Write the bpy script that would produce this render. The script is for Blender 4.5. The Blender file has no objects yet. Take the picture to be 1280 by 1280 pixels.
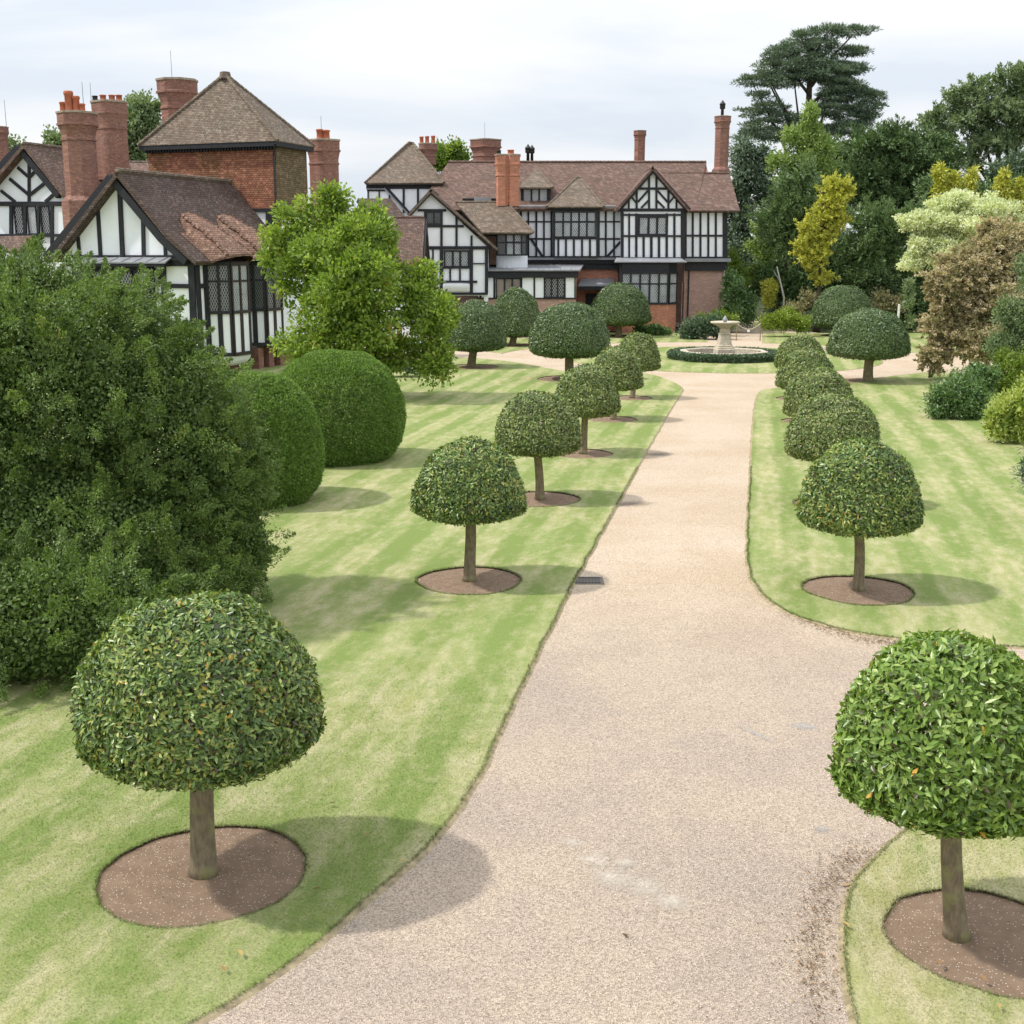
import bpy, math, random
import numpy as np
from mathutils import Vector, Matrix, noise as mnoise
from mathutils.geometry import delaunay_2d_cdt

random.seed(7)
RNG = np.random.default_rng(11)
S = bpy.context.scene
COL = S.collection
F = 1500.0                      # focal length in photo pixels (photo 1280 wide)
PITCH = math.atan(322 / F)
CAM = Vector((0, 0, 6.0))
cp, sp = math.cos(PITCH), math.sin(PITCH)

# ------------------------------------------------------------------ helpers
def ray(px, py):
    x = (px - 640) / F; y = (640 - py) / F
    return Vector((x, cp + y * sp, -sp + y * cp))
def G(px, py, z=0.0):
    d = ray(px, py); t = (z - CAM.z) / d.z
    return CAM + d * t
def PY(px, py, Y):
    d = ray(px, py); return CAM + d * (Y / d.y)
def depth(p):                    # distance along the optical axis
    return (p - CAM).dot(Vector((0, cp, -sp)))

class Plane:
    """vertical wall plane: origin O, horizontal axis a, outward normal n"""
    def __init__(s, O, ang=0.0):
        s.O = Vector((O[0], O[1], 0)); s.ang = ang
        s.a = Vector((math.cos(ang), math.sin(ang), 0)); s.n = Vector((math.sin(ang), -math.cos(ang), 0))
    def off(s, d):
        return Plane(s.O + s.n * d, s.ang)
    def pt(s, u, z, o=0.0):
        return s.O + s.a * u + s.n * o + Vector((0, 0, z))
    def hit3(s, p, o=0.0):
        d = ray(*p); t = (s.O + s.n * o - CAM).dot(s.n) / d.dot(s.n)
        return CAM + d * t
    def hit(s, p, o=0.0):
        q = s.hit3(p, o); return ((q - s.O).dot(s.a), q.z)
    def px(s, p):                # metres per photo pixel at this pixel
        return depth(s.hit3(p)) / F

def M(x0, y0, k):
    return lambda x, y: (x0 + x / k, y0 + y / k)
M1 = M(0, 80, 5.333); M2 = M(200, 80, 5.333); M3 = M(60, 200, 3.765); M4 = M(440, 150, 5.333)
M5 = M(600, 170, 5.567); M6 = M(740, 120, 4.267)

class MB:
    def __init__(s): s.v = []; s.f = []
    def add(s, vs, fs):
        n = len(s.v); s.v += [Vector(v) for v in vs]; s.f += [tuple(i + n for i in f) for f in fs]
    def prism(s, pts, vec):
        n = len(pts); vec = Vector(vec); pts = [Vector(p) for p in pts]
        s.add(pts + [p + vec for p in pts],
              [tuple(range(n)), tuple(range(2 * n - 1, n - 1, -1))] + [(i, n + i, n + (i + 1) % n, (i + 1) % n) for i in range(n)])
    def pbox(s, pl, u0, u1, z0, z1, o0, o1):
        s.prism([pl.pt(u0, z0, o1), pl.pt(u1, z0, o1), pl.pt(u1, z1, o1), pl.pt(u0, z1, o1)], pl.n * (o0 - o1))
    def ppoly(s, pl, uz, o0, o1):
        s.prism([pl.pt(u, z, o1) for u, z in uz], pl.n * (o0 - o1))
    def pbeam(s, pl, a, b, w, o0, o1):
        a = Vector((a[0], a[1])); b = Vector((b[0], b[1])); d = (b - a).normalized(); q = Vector((-d.y, d.x)) * w / 2
        s.ppoly(pl, [tuple(a - q), tuple(b - q), tuple(b + q), tuple(a + q)], o0, o1)
    def box(s, lo, hi):
        lo = Vector(lo); hi = Vector(hi)
        s.prism([(lo.x, lo.y, lo.z), (hi.x, lo.y, lo.z), (hi.x, hi.y, lo.z), (lo.x, hi.y, lo.z)], (0, 0, hi.z - lo.z))
    def slab(s, pts, th):
        pts = [Vector(p) for p in pts]; n = (pts[1] - pts[0]).cross(pts[2] - pts[0]).normalized()
        if n.z < 0: n = -n
        s.prism(pts, -n * th)
    def tube(s, pts, rad, n=8, cap=True):
        pts = [Vector(p) for p in pts]; rings = []
        for i, p in enumerate(pts):
            d = (pts[min(i + 1, len(pts) - 1)] - pts[max(i - 1, 0)]).normalized()
            u = d.cross(Vector((0, 0, 1)) if abs(d.z) < .9 else Vector((1, 0, 0))).normalized(); w = d.cross(u)
            rings.append([p + (u * math.cos(2 * math.pi * k / n) + w * math.sin(2 * math.pi * k / n)) * rad[i] for k in range(n)])
        vs = [v for r in rings for v in r]
        fs = [(i * n + k, i * n + (k + 1) % n, (i + 1) * n + (k + 1) % n, (i + 1) * n + k) for i in range(len(pts) - 1) for k in range(n)]
        if cap: fs += [tuple(range(n)), tuple(range((len(pts) - 1) * n, len(pts) * n))]
        s.add(vs, fs)
    def loft(s, c, cross, prof):
        """cross: 2D points, prof: (z, scale) list"""
        n = len(cross)
        vs = [Vector((c[0] + x * k, c[1] + y * k, z)) for z, k in prof for x, y in cross]
        fs = [(i * n + k, i * n + (k + 1) % n, (i + 1) * n + (k + 1) % n, (i + 1) * n + k) for i in range(len(prof) - 1) for k in range(n)]
        fs += [tuple(range(n)), tuple(range((len(prof) - 1) * n, len(prof) * n))]
        s.add(vs, fs)

def link(name, me, parent=None):
    o = bpy.data.objects.new(name, me); COL.objects.link(o)
    if parent: o.parent = parent
    return o
def obj(name, mb, mat, parent=None, smooth=False, label=None):
    me = bpy.data.meshes.new(name)
    vs = mb.v
    if parent:
        root = parent
        while root.parent: root = root.parent
        inv = Matrix.LocRotScale(root.location, root.rotation_euler, None).inverted()
        vs = [inv @ v for v in vs]
    me.from_pydata([tuple(v) for v in vs], [], mb.f)
    import bmesh
    bm = bmesh.new(); bm.from_mesh(me); bmesh.ops.recalc_face_normals(bm, faces=bm.faces); bm.to_mesh(me); bm.free()
    me.materials.append(mat)
    if smooth: me.polygons.foreach_set('use_smooth', [True] * len(me.polygons))
    o = link(name, me, parent)
    if label: o['label'] = label
    return o
def thing(name, loc, label, cat, group=None, rz=0.0):
    o = link(name, None); o.location = loc; o.rotation_euler = (0, 0, rz)
    return tag(o, label, cat, group)
def tag(o, label, cat, group=None):
    o['label'] = label; o['category'] = cat
    if group: o['group'] = group
    return o
def kind(o, k='structure', label=None):
    o['kind'] = k
    if label: o['label'] = label
    return o

# ------------------------------------------------------------------ materials
class NT:
    def __init__(s, name):
        s.m = bpy.data.materials.new(name); s.m.use_nodes = True; s.t = s.m.node_tree; s.n = s.t.nodes
        s.b = s.n['Principled BSDF']; s.out = s.n['Material Output']
    def add(s, typ, **kw):
        x = s.n.new(typ)
        for k, v in kw.items(): setattr(x, k, v)
        return x
    def lk(s, a, b): s.t.links.new(a, b)
    def val(s, sock, v):
        if hasattr(v, 'is_linked') or isinstance(v, bpy.types.NodeSocket): s.lk(v, sock)
        else: sock.default_value = v
    def math(s, op, a, b=None, c=None, clamp=False):
        x = s.add('ShaderNodeMath', operation=op, use_clamp=clamp)
        s.val(x.inputs[0], a)
        if b is not None: s.val(x.inputs[1], b)
        if c is not None: s.val(x.inputs[2], c)
        return x.outputs[0]
    def noise(s, vec, scale, detail=4, rough=.55, dist=0):
        x = s.add('ShaderNodeTexNoise'); x.inputs['Scale'].default_value = scale; x.inputs['Detail'].default_value = detail
        x.inputs['Roughness'].default_value = rough; x.inputs['Distortion'].default_value = dist
        if vec: s.lk(vec, x.inputs['Vector'])
        return x.outputs['Fac']
    def ramp(s, fac, stops, interp='LINEAR'):
        x = s.add('ShaderNodeValToRGB'); x.color_ramp.interpolation = interp; e = x.color_ramp.elements
        while len(e) < len(stops): e.new(.5)
        for i, (p, c) in enumerate(stops):
            e[i].position = p; e[i].color = (*c, 1) if not isinstance(c, (int, float)) else (c, c, c, 1)
        s.lk(fac, x.inputs[0]); return x.outputs[0]
    def mix(s, fac, a, b, typ='MIX'):
        x = s.add('ShaderNodeMix', data_type='RGBA', blend_type=typ)
        s.val(x.inputs[0], fac)
        for sock, v in ((x.inputs[6], a), (x.inputs[7], b)):
            if isinstance(v, tuple): sock.default_value = (*v[:3], 1)
            else: s.lk(v, sock)
        return x.outputs[2]
    def bump(s, h, strength=.5, dist=.02, nrm=None):
        x = s.add('ShaderNodeBump'); x.inputs['Strength'].default_value = strength; x.inputs['Distance'].default_value = dist
        s.lk(h, x.inputs['Height'])
        if nrm: s.lk(nrm, x.inputs['Normal'])
        s.lk(x.outputs[0], s.b.inputs['Normal']); return x.outputs[0]
    def objc(s): return s.add('ShaderNodeTexCoord').outputs['Object']
    def pos(s): return s.add('ShaderNodeNewGeometry').outputs['Position']
    def xyz(s, v):
        x = s.add('ShaderNodeSeparateXYZ'); s.lk(v, x.inputs[0]); return x.outputs
    def comb(s, a, b, c=0.0):
        x = s.add('ShaderNodeCombineXYZ'); s.val(x.inputs[0], a); s.val(x.inputs[1], b); s.val(x.inputs[2], c); return x.outputs[0]
    def base(s, c, rough=.8, spec=.3):
        if isinstance(c, tuple): s.b.inputs['Base Color'].default_value = (*c[:3], 1)
        else: s.lk(c, s.b.inputs['Base Color'])
        s.b.inputs['Roughness'].default_value = rough; s.b.inputs['Specular IOR Level'].default_value = spec
        return s.m

def plain(name, c, rough=.8, spec=.3, var=.25, scale=3.0, bump=0.0):
    t = NT(name); o = t.objc(); n = t.noise(o, scale, 5)
    col = t.mix(t.ramp(n, [(.3, 0.0), (.7, 1.0)]), tuple(x * (1 - var) for x in c), tuple(min(1, x * (1 + var)) for x in c))
    if bump: t.bump(t.noise(o, scale * 8, 4), bump, .02)
    return t.base(col, rough, spec)

def tiles(name, c1, c2, mortar, w, h, ms, var_cols, vscale=.6, rough=.85, bump=.6, off=.5, mossy=None, zk=1.0):
    """courses of tile or brick: rows follow height, columns follow x+y"""
    t = NT(name); o = t.objc(); X = t.xyz(o)
    vec = t.comb(t.math('ADD', X[0], X[1]), t.math('MULTIPLY', X[2], zk))
    br = t.add('ShaderNodeTexBrick'); br.offset = off
    t.lk(vec, br.inputs['Vector'])
    br.inputs['Scale'].default_value = 1.0; br.inputs['Brick Width'].default_value = w; br.inputs['Row Height'].default_value = h
    br.inputs['Mortar Size'].default_value = ms; br.inputs['Mortar Smooth'].default_value = .3; br.inputs['Bias'].default_value = 0.0
    br.inputs['Color1'].default_value = (*c1, 1); br.inputs['Color2'].default_value = (*c2, 1); br.inputs['Mortar'].default_value = (*mortar, 1)
    n = t.noise(o, vscale, 6, .65)
    tone = t.ramp(n, [(p, c) for p, c in var_cols])
    col = t.mix(.75, br.outputs['Color'], tone, 'MULTIPLY')
    # single tiles of another firing
    wn = t.add('ShaderNodeTexWhiteNoise', noise_dimensions='3D')
    sn = t.add('ShaderNodeVectorMath', operation='SNAP'); t.lk(vec, sn.inputs[0]); sn.inputs[1].default_value = (w, h, 1)
    t.lk(sn.outputs[0], wn.inputs['Vector'])
    col = t.mix(t.ramp(wn.outputs['Value'], [(.0, 0.0), (.75, 0.0), (1.0, .55)]), col, tuple(x * 1.55 for x in c2))
    if mossy:
        f = t.ramp(t.noise(o, 9.0, 5, .7), [(.55, 0.0), (.66, 1.0)])
        f2 = t.ramp(t.noise(o, .5, 3), [(.42, 0.0), (.6, 1.0)])
        col = t.mix(t.math('MULTIPLY', f, t.math('MULTIPLY', f2, .55)), col, mossy)
    saw = t.math('FRACT', t.math('DIVIDE', t.xyz(vec)[1], h))
    hgt = t.math('ADD', t.math('MULTIPLY', br.outputs['Fac'], -.6), t.math('MULTIPLY', saw, -.5))
    t.bump(hgt, bump, .03)
    return t.base(col, rough, .25)

T1c = [(.25, (.75, .72, .7)), (.45, (1., .95, .9)), (.6, (.82, .85, .8)), (.8, (1.25, 1.2, 1.15))]
MAT = {}
MAT['tile_brown'] = tiles('tile_brown', (.115, .075, .065), (.19, .125, .10), (.04, .03, .028), .17, .10, .010, T1c, mossy=(.42, .42, .40))
MAT['tile_grey'] = tiles('tile_grey', (.145, .11, .088), (.22, .175, .135), (.05, .04, .035), .17, .10, .010, T1c, mossy=(.40, .38, .33))
MAT['tile_dark'] = tiles('tile_dark', (.08, .053, .046), (.125, .088, .074), (.03, .022, .02), .18, .105, .012, T1c, mossy=(.38, .38, .40))
MAT['tile_red'] = tiles('tile_red', (.125, .080, .066), (.20, .13, .108), (.06, .04, .035), .17, .10, .010, T1c, mossy=(.30, .26, .24))
MAT['tile_swept'] = tiles('tile_swept', (.18, .10, .075), (.28, .175, .13), (.07, .04, .03), .18, .105, .014, T1c, mossy=(.38, .34, .28))
MAT['tile_hung'] = tiles('tile_hung', (.23, .085, .055), (.34, .15, .09), (.07, .035, .025), .18, .115, .014,
                         [(.3, (.9, .85, .8)), (.5, (1., 1., 1.)), (.64, (.55, .75, .5)), (.8, (.9, .95, .75))], vscale=.45, mossy=(.26, .27, .15))
MAT['tile_moss_shade'] = tiles('tile_moss_shade', (.15, .105, .068), (.22, .155, .10), (.06, .045, .03), .18, .115, .014,
                         [(.3, (.7, .8, .6)), (.5, (.9, .9, .8)), (.7, (.6, .75, .5))], vscale=.45, mossy=(.22, .23, .14))  # mossy copy of the hung tiles, shade of the tower side in its colour
BR = [(.3, (.8, .75, .72)), (.5, (1., 1., 1.)), (.7, (.9, .82, .8))]
MAT['brick_orange'] = tiles('brick_orange', (.40, .14, .08), (.50, .20, .125), (.42, .32, .25), .22, .075, .010, BR, rough=.9, bump=.3)
MAT['brick_red'] = tiles('brick_red', (.20, .08, .06), (.285, .14, .105), (.25, .195, .165), .22, .075, .010, BR, rough=.9, bump=.3, mossy=(.35, .33, .28))
MAT['brick_pink'] = tiles('brick_pink', (.36, .20, .165), (.46, .27, .22), (.46, .40, .36), .22, .075, .012, BR, rough=.9, bump=.3)
MAT['plaster'] = plain('plaster', (.85, .88, .93), .85, .2, .04, 1.2, .08)
MAT['timber'] = plain('timber', (.016, .017, .022), .62, .4, .4, 6, .2)
MAT['timber_brown'] = plain('timber_brown', (.035, .024, .02), .65, .4, .4, 6, .2)
MAT['iron'] = plain('iron', (.02, .02, .022), .5, .5, .2)
MAT['lead'] = plain('lead', (.25, .26, .28), .55, .5, .25, 1.5, .15)
MAT['pot'] = plain('pot', (.42, .14, .08), .8, .2, .2, 4)
MAT['stone'] = plain('stone', (.52, .46, .36), .9, .2, .28, 9, .4)
MAT['cap'] = plain('cap', (.32, .27, .21), .9, .2, .3, 6, .3)
MAT['bark'] = None

def glass(name, back, leadc, pitch, curtain=None):
    t = NT(name); o = t.objc(); X = t.xyz(o); h = t.math('ADD', X[0], X[1])
    def grid(sg):
        a = t.math('ADD', t.math('MULTIPLY', h, 1.0 / pitch), t.math('MULTIPLY', X[2], sg * .62 / pitch))
        f = t.math('FRACT', a); return t.math('GREATER_THAN', t.math('ABSOLUTE', t.math('SUBTRACT', f, .5)), .40)
    g = t.math('MAXIMUM', grid(1), grid(-1))
    n = t.noise(o, 1.3, 3)
    bk = t.mix(t.ramp(n, [(.4, 0.0), (.6, 1.0)]), tuple(x * .55 for x in back), back)
    col = t.mix(g, bk, leadc)
    m = t.base(col, .12, .6)
    t.lk(t.math('ADD', t.math('MULTIPLY', g, .4), .1), t.b.inputs['Roughness'])
    t.bump(t.noise(o, 6, 2), .25, .02)
    return m
MAT['glass_pale'] = glass('glass_pale', (.30, .33, .34), (.50, .52, .54), .16)
MAT['glass_dark'] = glass('glass_dark', (.04, .045, .05), (.36, .37, .38), .17)
MAT['glass_dim'] = glass('glass_dim', (.06, .065, .07), (.12, .13, .13), .15)
MAT['curtain'] = glass('curtain', (.33, .27, .24), (.22, .19, .17), .16)

def bark(name, c1, c2):
    t = NT(name); o = t.objc(); X = t.xyz(o)
    v = t.comb(X[0], X[1], t.math('MULTIPLY', X[2], .35))
    n = t.noise(v, 22, 6, .7); n2 = t.noise(o, 5, 4)
    col = t.mix(t.ramp(n, [(.3, 0.0), (.7, 1.0)]), c1, c2)
    col = t.mix(t.ramp(n2, [(.52, 0.0), (.62, .6)]), col, (c2[0] * .9, c2[1] * 1.15, c2[2] * .7))
    t.bump(n, .7, .02); return t.base(col, .9, .2)
MAT['bark'] = bark('bark', (.13, .105, .07), (.29, .24, .16))
MAT['bark_dark'] = bark('bark_dark', (.04, .03, .022), (.10, .075, .055))
MAT['bark_pale'] = bark('bark_pale', (.38, .36, .33), (.55, .52, .48))

def leafmat(name, stops, rough=.42, trans=.25, spec=.45):
    t = NT(name)
    a = t.add('ShaderNodeAttribute', attribute_name='tint')
    col = t.ramp(a.outputs['Fac'], stops)
    m = t.base(col, rough, spec)
    tr = t.add('ShaderNodeBsdfTranslucent')
    t.lk(t.mix(1.0, col, (1.25, 1.35, .6), 'MULTIPLY'), tr.inputs['Color'])
    mx = t.add('ShaderNodeMixShader'); mx.inputs[0].default_value = trans
    t.lk(t.b.outputs[0], mx.inputs[1]); t.lk(tr.outputs[0], mx.inputs[2]); t.lk(mx.outputs[0], t.out.inputs['Surface'])
    return m
def lf(*cs):
    n = len(cs); return [(i / (n - 1), c) for i, c in enumerate(cs)]
MAT['laurel'] = leafmat('laurel', [(0, (.10, .06, .04)), (.08, (.055, .075, .03)), (.3, (.08, .15, .04)), (.62, (.155, .25, .06)), (.9, (.34, .43, .13)), (.955, (.38, .36, .07)), (1, (.5, .27, .04))], .34, .2, .5)
MAT['laurel_bright'] = leafmat('laurel_bright', [(0, (.09, .06, .03)), (.08, (.08, .15, .03)), (.4, (.145, .245, .04)), (.8, (.25, .37, .075)), (.975, (.38, .48, .14)), (1, (.6, .36, .05))], .32, .25, .5)
MAT['laurel_far'] = leafmat('laurel_far', [(0, (.12, .075, .05)), (.1, (.075, .105, .035)), (.5, (.145, .215, .06)), (.85, (.28, .35, .11)), (1, (.45, .44, .18))], .38, .2, .5)
MAT['holly'] = leafmat('holly', lf((.05, .075, .03), (.085, .145, .045), (.125, .20, .065), (.22, .28, .12)), .32, .15, .55)
MAT['box'] = leafmat('box', lf((.08, .14, .035), (.15, .25, .055), (.22, .34, .08), (.32, .44, .13)), .5, .3, .3)
MAT['bush'] = leafmat('bush', [(0, (.055, .09, .03)), (.4, (.13, .20, .055)), (.75, (.22, .32, .08)), (.95, (.34, .44, .12)), (1, (.34, .22, .08))], .45, .25, .4)
MAT['magnolia'] = leafmat('magnolia', [(0, (.08, .13, .03)), (.4, (.20, .30, .05)), (.8, (.37, .47, .095)), (.97, (.55, .60, .18)), (1, (.45, .25, .08))], .4, .35, .4)
MAT['pine'] = leafmat('pine', lf((.09, .135, .09), (.165, .23, .15), (.27, .34, .22)), .6, .1, .2)
MAT['yew'] = leafmat('yew', lf((.06, .10, .04), (.13, .205, .08), (.23, .32, .125)), .55, .12, .3)
MAT['oak'] = leafmat('oak', lf((.10, .145, .08), (.18, .25, .125), (.27, .34, .18), (.38, .44, .26)), .5, .25, .3)
MAT['lime'] = leafmat('lime', lf((.14, .21, .06), (.27, .37, .12), (.45, .54, .22)), .5, .35, .3)
MAT['gold'] = leafmat('gold', lf((.26, .29, .05), (.52, .52, .08), (.76, .74, .20)), .55, .2, .3)
MAT['cream'] = leafmat('cream', lf((.30, .38, .18), (.68, .71, .48), (.84, .85, .68)), .5, .3, .3)
MAT['copper'] = leafmat('copper', lf((.18, .20, .09), (.38, .335, .20), (.56, .45, .30), (.62, .55, .40)), .55, .25, .3)
MAT['rhodo'] = leafmat('rhodo', lf((.06, .115, .04), (.13, .22, .075), (.22, .34, .12)), .38, .2, .45)
MAT['rhodo_blue'] = leafmat('rhodo_blue', lf((.045, .08, .045), (.09, .15, .085), (.17, .23, .14)), .38, .15, .45)
MAT['acid'] = leafmat('acid', lf((.12, .18, .03), (.24, .33, .05), (.42, .48, .12)), .45, .3, .35)
MAT['varieg'] = leafmat('varieg', lf((.12, .22, .04), (.35, .42, .09), (.60, .62, .22)), .42, .3, .4)

# drive coordinates: across = s, along = t
DA = math.atan2(314, 1534)
def drive_axes(t, p):
    X = t.xyz(p); c, s_ = math.cos(DA), math.sin(DA)
    s = t.math('SUBTRACT', t.math('MULTIPLY', X[0], c), t.math('MULTIPLY', X[1], s_))
    a = t.math('ADD', t.math('MULTIPLY', X[0], s_), t.math('MULTIPLY', X[1], c))
    return s, a
def lawnmat(name='lawn', bias=0.0):
    t = NT(name); p = t.pos(); s, a = drive_axes(t, p)
    wob = t.math('MULTIPLY', t.math('SUBTRACT', t.noise(p, .25, 2), .5), .5)
    st = t.math('SINE', t.math('MULTIPLY', t.math('ADD', s, wob), 2 * math.pi / 1.15))
    stripe = t.ramp(t.math('ADD', t.math('MULTIPLY', st, .5), .5), [(.3, 0.0), (.7, 1.0)])
    v = t.comb(t.math('MULTIPLY', s, 1.6), t.math('MULTIPLY', a, .42))
    big = t.noise(v, .55, 5, .6); mid = t.noise(t.comb(t.math('MULTIPLY', s, 1.3), t.math('MULTIPLY', a, .5)), 3.0, 5, .65); fine = t.noise(p, 38, 4, .75); clump = t.noise(p, 12, 3, .6)
    green = t.mix(stripe, (.195, .252, .072), (.248, .298, .105))
    green = t.mix(t.ramp(clump, [(.35, 0.0), (.7, .7)]), green, (.175, .245, .065))
    dryf = t.math('ADD', t.math('MULTIPLY', big, .8), t.math('ADD', .08 + bias, t.math('MULTIPLY', t.math('SUBTRACT', mid, .5), .45)))
    dryf = t.math('ADD', dryf, t.math('ADD', t.math('MULTIPLY', stripe, .085), t.math('MULTIPLY', t.math('SUBTRACT', t.noise(p, 5.5, 5, .7), .5), .30)))
    dry = t.ramp(dryf, [(.43, 0.0), (.66, .75), (.8, 1.0)])
    dcol = t.mix(t.ramp(mid, [(.4, 0.0), (.6, 1.0)]), (.38, .36, .165), (.49, .44, .27))
    col = t.mix(t.math('MULTIPLY', dry, .9), green, dcol)
    col = t.mix(1.0, col, t.ramp(fine, [(.25, (.62, .65, .62)), (.5, (1., 1., 1.)), (.75, (1.32, 1.28, 1.28))]), 'MULTIPLY')
    t.bump(t.math('ADD', t.math('MULTIPLY', fine, .6), t.math('MULTIPLY', clump, .6)), .8, .03)
    return t.base(col, .85, .15)
MAT['lawn'] = lawnmat(); MAT['lawn_dry'] = lawnmat('lawn_dry', .17)
def gravelmat():
    t = NT('gravel'); p = t.pos(); s, a = drive_axes(t, p)
    w = t.noise(p, .5, 4, .6)
    far = t.ramp(t.math('ADD', t.math('MULTIPLY', a, .045), t.math('MULTIPLY', w, .35)), [(1.05, 0.0), (1.0, 1.0)][::-1] if False else [(.98, 0.0), (1.0, 1.0)])
    near = t.math('ADD', t.math('MULTIPLY', w, 1.0), 0.0)
    edge = t.ramp(t.math('ADD', t.noise(p, .35, 3), t.math('MULTIPLY', t.noise(p, 4, 4), .25)), [(.50, 0.0), (.72, 1.0)])
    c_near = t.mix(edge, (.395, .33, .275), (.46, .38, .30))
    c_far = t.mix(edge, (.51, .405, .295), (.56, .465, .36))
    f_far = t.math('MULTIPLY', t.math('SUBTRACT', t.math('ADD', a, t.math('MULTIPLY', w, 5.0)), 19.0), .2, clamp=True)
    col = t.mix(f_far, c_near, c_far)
    st = t.add('ShaderNodeTexVoronoi'); st.inputs['Scale'].default_value = 70; t.lk(p, st.inputs['Vector'])
    sc = t.xyz(st.outputs['Color'])
    col = t.mix(1.0, col, t.ramp(sc[0], [(0, (.66, .64, .63)), (.5, (1., .99, .98)), (1, (1.32, 1.3, 1.28))]), 'MULTIPLY')
    col = t.mix(1.0, col, t.ramp(t.noise(p, 26, 4, .75), [(.25, (.84, .84, .85)), (.5, (1., 1., 1.)), (.75, (1.15, 1.14, 1.12))]), 'MULTIPLY')
    t.bump(t.math('ADD', st.outputs['Distance'], t.noise(p, 30, 3)), .7, .02)
    return t.base(col, .92, .2)
MAT['gravel'] = gravelmat()
def soilmat():
    t = NT('soil'); p = t.pos()
    col = t.mix(t.noise(p, 5, 5, .65), (.15, .10, .07), (.37, .265, .185))
    v = t.add('ShaderNodeTexVoronoi'); v.inputs['Scale'].default_value = 46; t.lk(p, v.inputs['Vector'])
    pick = t.math('GREATER_THAN', t.xyz(v.outputs['Color'])[0], .76); near = t.math('LESS_THAN', v.outputs['Distance'], .30)
    col = t.mix(t.math('MULTIPLY', pick, near), col, (.62, .54, .44))
    t.bump(t.noise(p, 40, 5, .7), .8, .03)
    return t.base(col, .95, .15)
MAT['soil'] = soilmat()
MAT['edge_soil'] = plain('edge_soil', (.075, .055, .035), .95, .1, .5, 8)
MAT['edge_turf'] = plain('edge_turf', (.30, .25, .155), .95, .1, .4, 9)
def groundmat():
    t = NT('ground'); p = t.pos()
    col = t.mix(t.noise(p, .8, 5), (.03, .045, .018), (.07, .075, .035))
    return t.base(col, .95, .1)
MAT['ground'] = groundmat()
def patchmat(name, c):
    t = NT(name); p = t.pos()
    col = t.mix(t.noise(p, 14, 5, .7), tuple(x * .8 for x in c), tuple(x * 1.15 for x in c))
    v = t.add('ShaderNodeTexVoronoi'); v.inputs['Scale'].default_value = 70; t.lk(p, v.inputs['Vector'])
    col = t.mix(1.0, col, t.ramp(t.xyz(v.outputs['Color'])[0], [(0, (.8, .8, .8)), (1, (1.2, 1.2, 1.2))]), 'MULTIPLY')
    # ragged, worn edge: transparent where the film has gone
    o = t.objc(); r = t.add('ShaderNodeVectorMath', operation='LENGTH'); t.lk(o, r.inputs[0])
    a = t.math('ADD', t.math('MULTIPLY', r.outputs['Value'], -1.0), t.math('ADD', t.math('MULTIPLY', t.noise(p, 9, 5, .75), 1.5), .12))
    t.lk(t.ramp(a, [(0.03, 0.0), (.75, .65)]), t.b.inputs['Alpha'])
    return t.base(col, .85, .2)

# ------------------------------------------------------------------ camera, sky, sun
cam = bpy.data.cameras.new('camera'); co = bpy.data.objects.new('camera', cam); COL.objects.link(co); S.camera = co
co.location = CAM; co.rotation_euler = (math.pi / 2 - PITCH, 0, 0)
cam.sensor_width = 36; cam.lens = F / 1280 * 36; cam.clip_end = 3000; cam.clip_start = .1
SUN_EL = math.radians(52); SUN_AZ = math.radians(3)      # light travels towards +X and a little +Y
trav = Vector((math.cos(SUN_EL) * math.cos(SUN_AZ), math.cos(SUN_EL) * math.sin(SUN_AZ), -math.sin(SUN_EL)))
sl = bpy.data.lights.new('sun', 'SUN'); sl.energy = 3.55; sl.angle = math.radians(2.2); sl.color = (1, .955, .88)
so = bpy.data.objects.new('sun', sl); COL.objects.link(so); so.rotation_euler = trav.to_track_quat('-Z', 'Y').to_euler(); so.location = (-30, -8, 40)
W = bpy.data.worlds.new('World'); S.world = W; W.use_nodes = True
wt = W.node_tree; bg = wt.nodes['Background']; bg.inputs['Strength'].default_value = .1
sky = wt.nodes.new('ShaderNodeTexSky'); sky.sky_type = 'NISHITA'; sky.sun_disc = False; sky.sun_elevation = SUN_EL
sky.sun_rotation = math.atan2(-trav.x, -trav.y)
def wn(t, **k):
    x = wt.nodes.new(t)
    for a, b in k.items(): setattr(x, a, b)
    return x
tc = wn('ShaderNodeTexCoord'); sx = wn('ShaderNodeSeparateXYZ'); wt.links.new(tc.outputs['Generated'], sx.inputs[0])
zz = wn('ShaderNodeMath', operation='ADD'); zz.inputs[1].default_value = .22; wt.links.new(sx.outputs[2], zz.inputs[0])
zm = wn('ShaderNodeMath', operation='MAXIMUM'); zm.inputs[1].default_value = .05; wt.links.new(zz.outputs[0], zm.inputs[0])
cbn = wn('ShaderNodeCombineXYZ')
for i in (0, 1):
    d = wn('ShaderNodeMath', operation='DIVIDE'); wt.links.new(sx.outputs[i], d.inputs[0]); wt.links.new(zm.outputs[0], d.inputs[1]); wt.links.new(d.outputs[0], cbn.inputs[i])
rot = wn('ShaderNodeMapping'); rot.inputs['Rotation'].default_value = (0, 0, .5); rot.inputs['Scale'].default_value = (.7, 1.5, 1); rot.inputs['Location'].default_value = (3.1, 1.7, 0)
wt.links.new(cbn.outputs[0], rot.inputs[0])
n1 = wn('ShaderNodeTexNoise'); n1.inputs['Scale'].default_value = .85; n1.inputs['Detail'].default_value = 7; n1.inputs['Roughness'].default_value = .5; n1.inputs['Distortion'].default_value = .4
wt.links.new(rot.outputs[0], n1.inputs['Vector'])
cr = wn('ShaderNodeValToRGB'); e = cr.color_ramp.elements
e[0].position = .40; e[0].color = (.72, .78, .86, 1); e[1].position = .60; e[1].color = (.96, .965, .97, 1)
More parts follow.
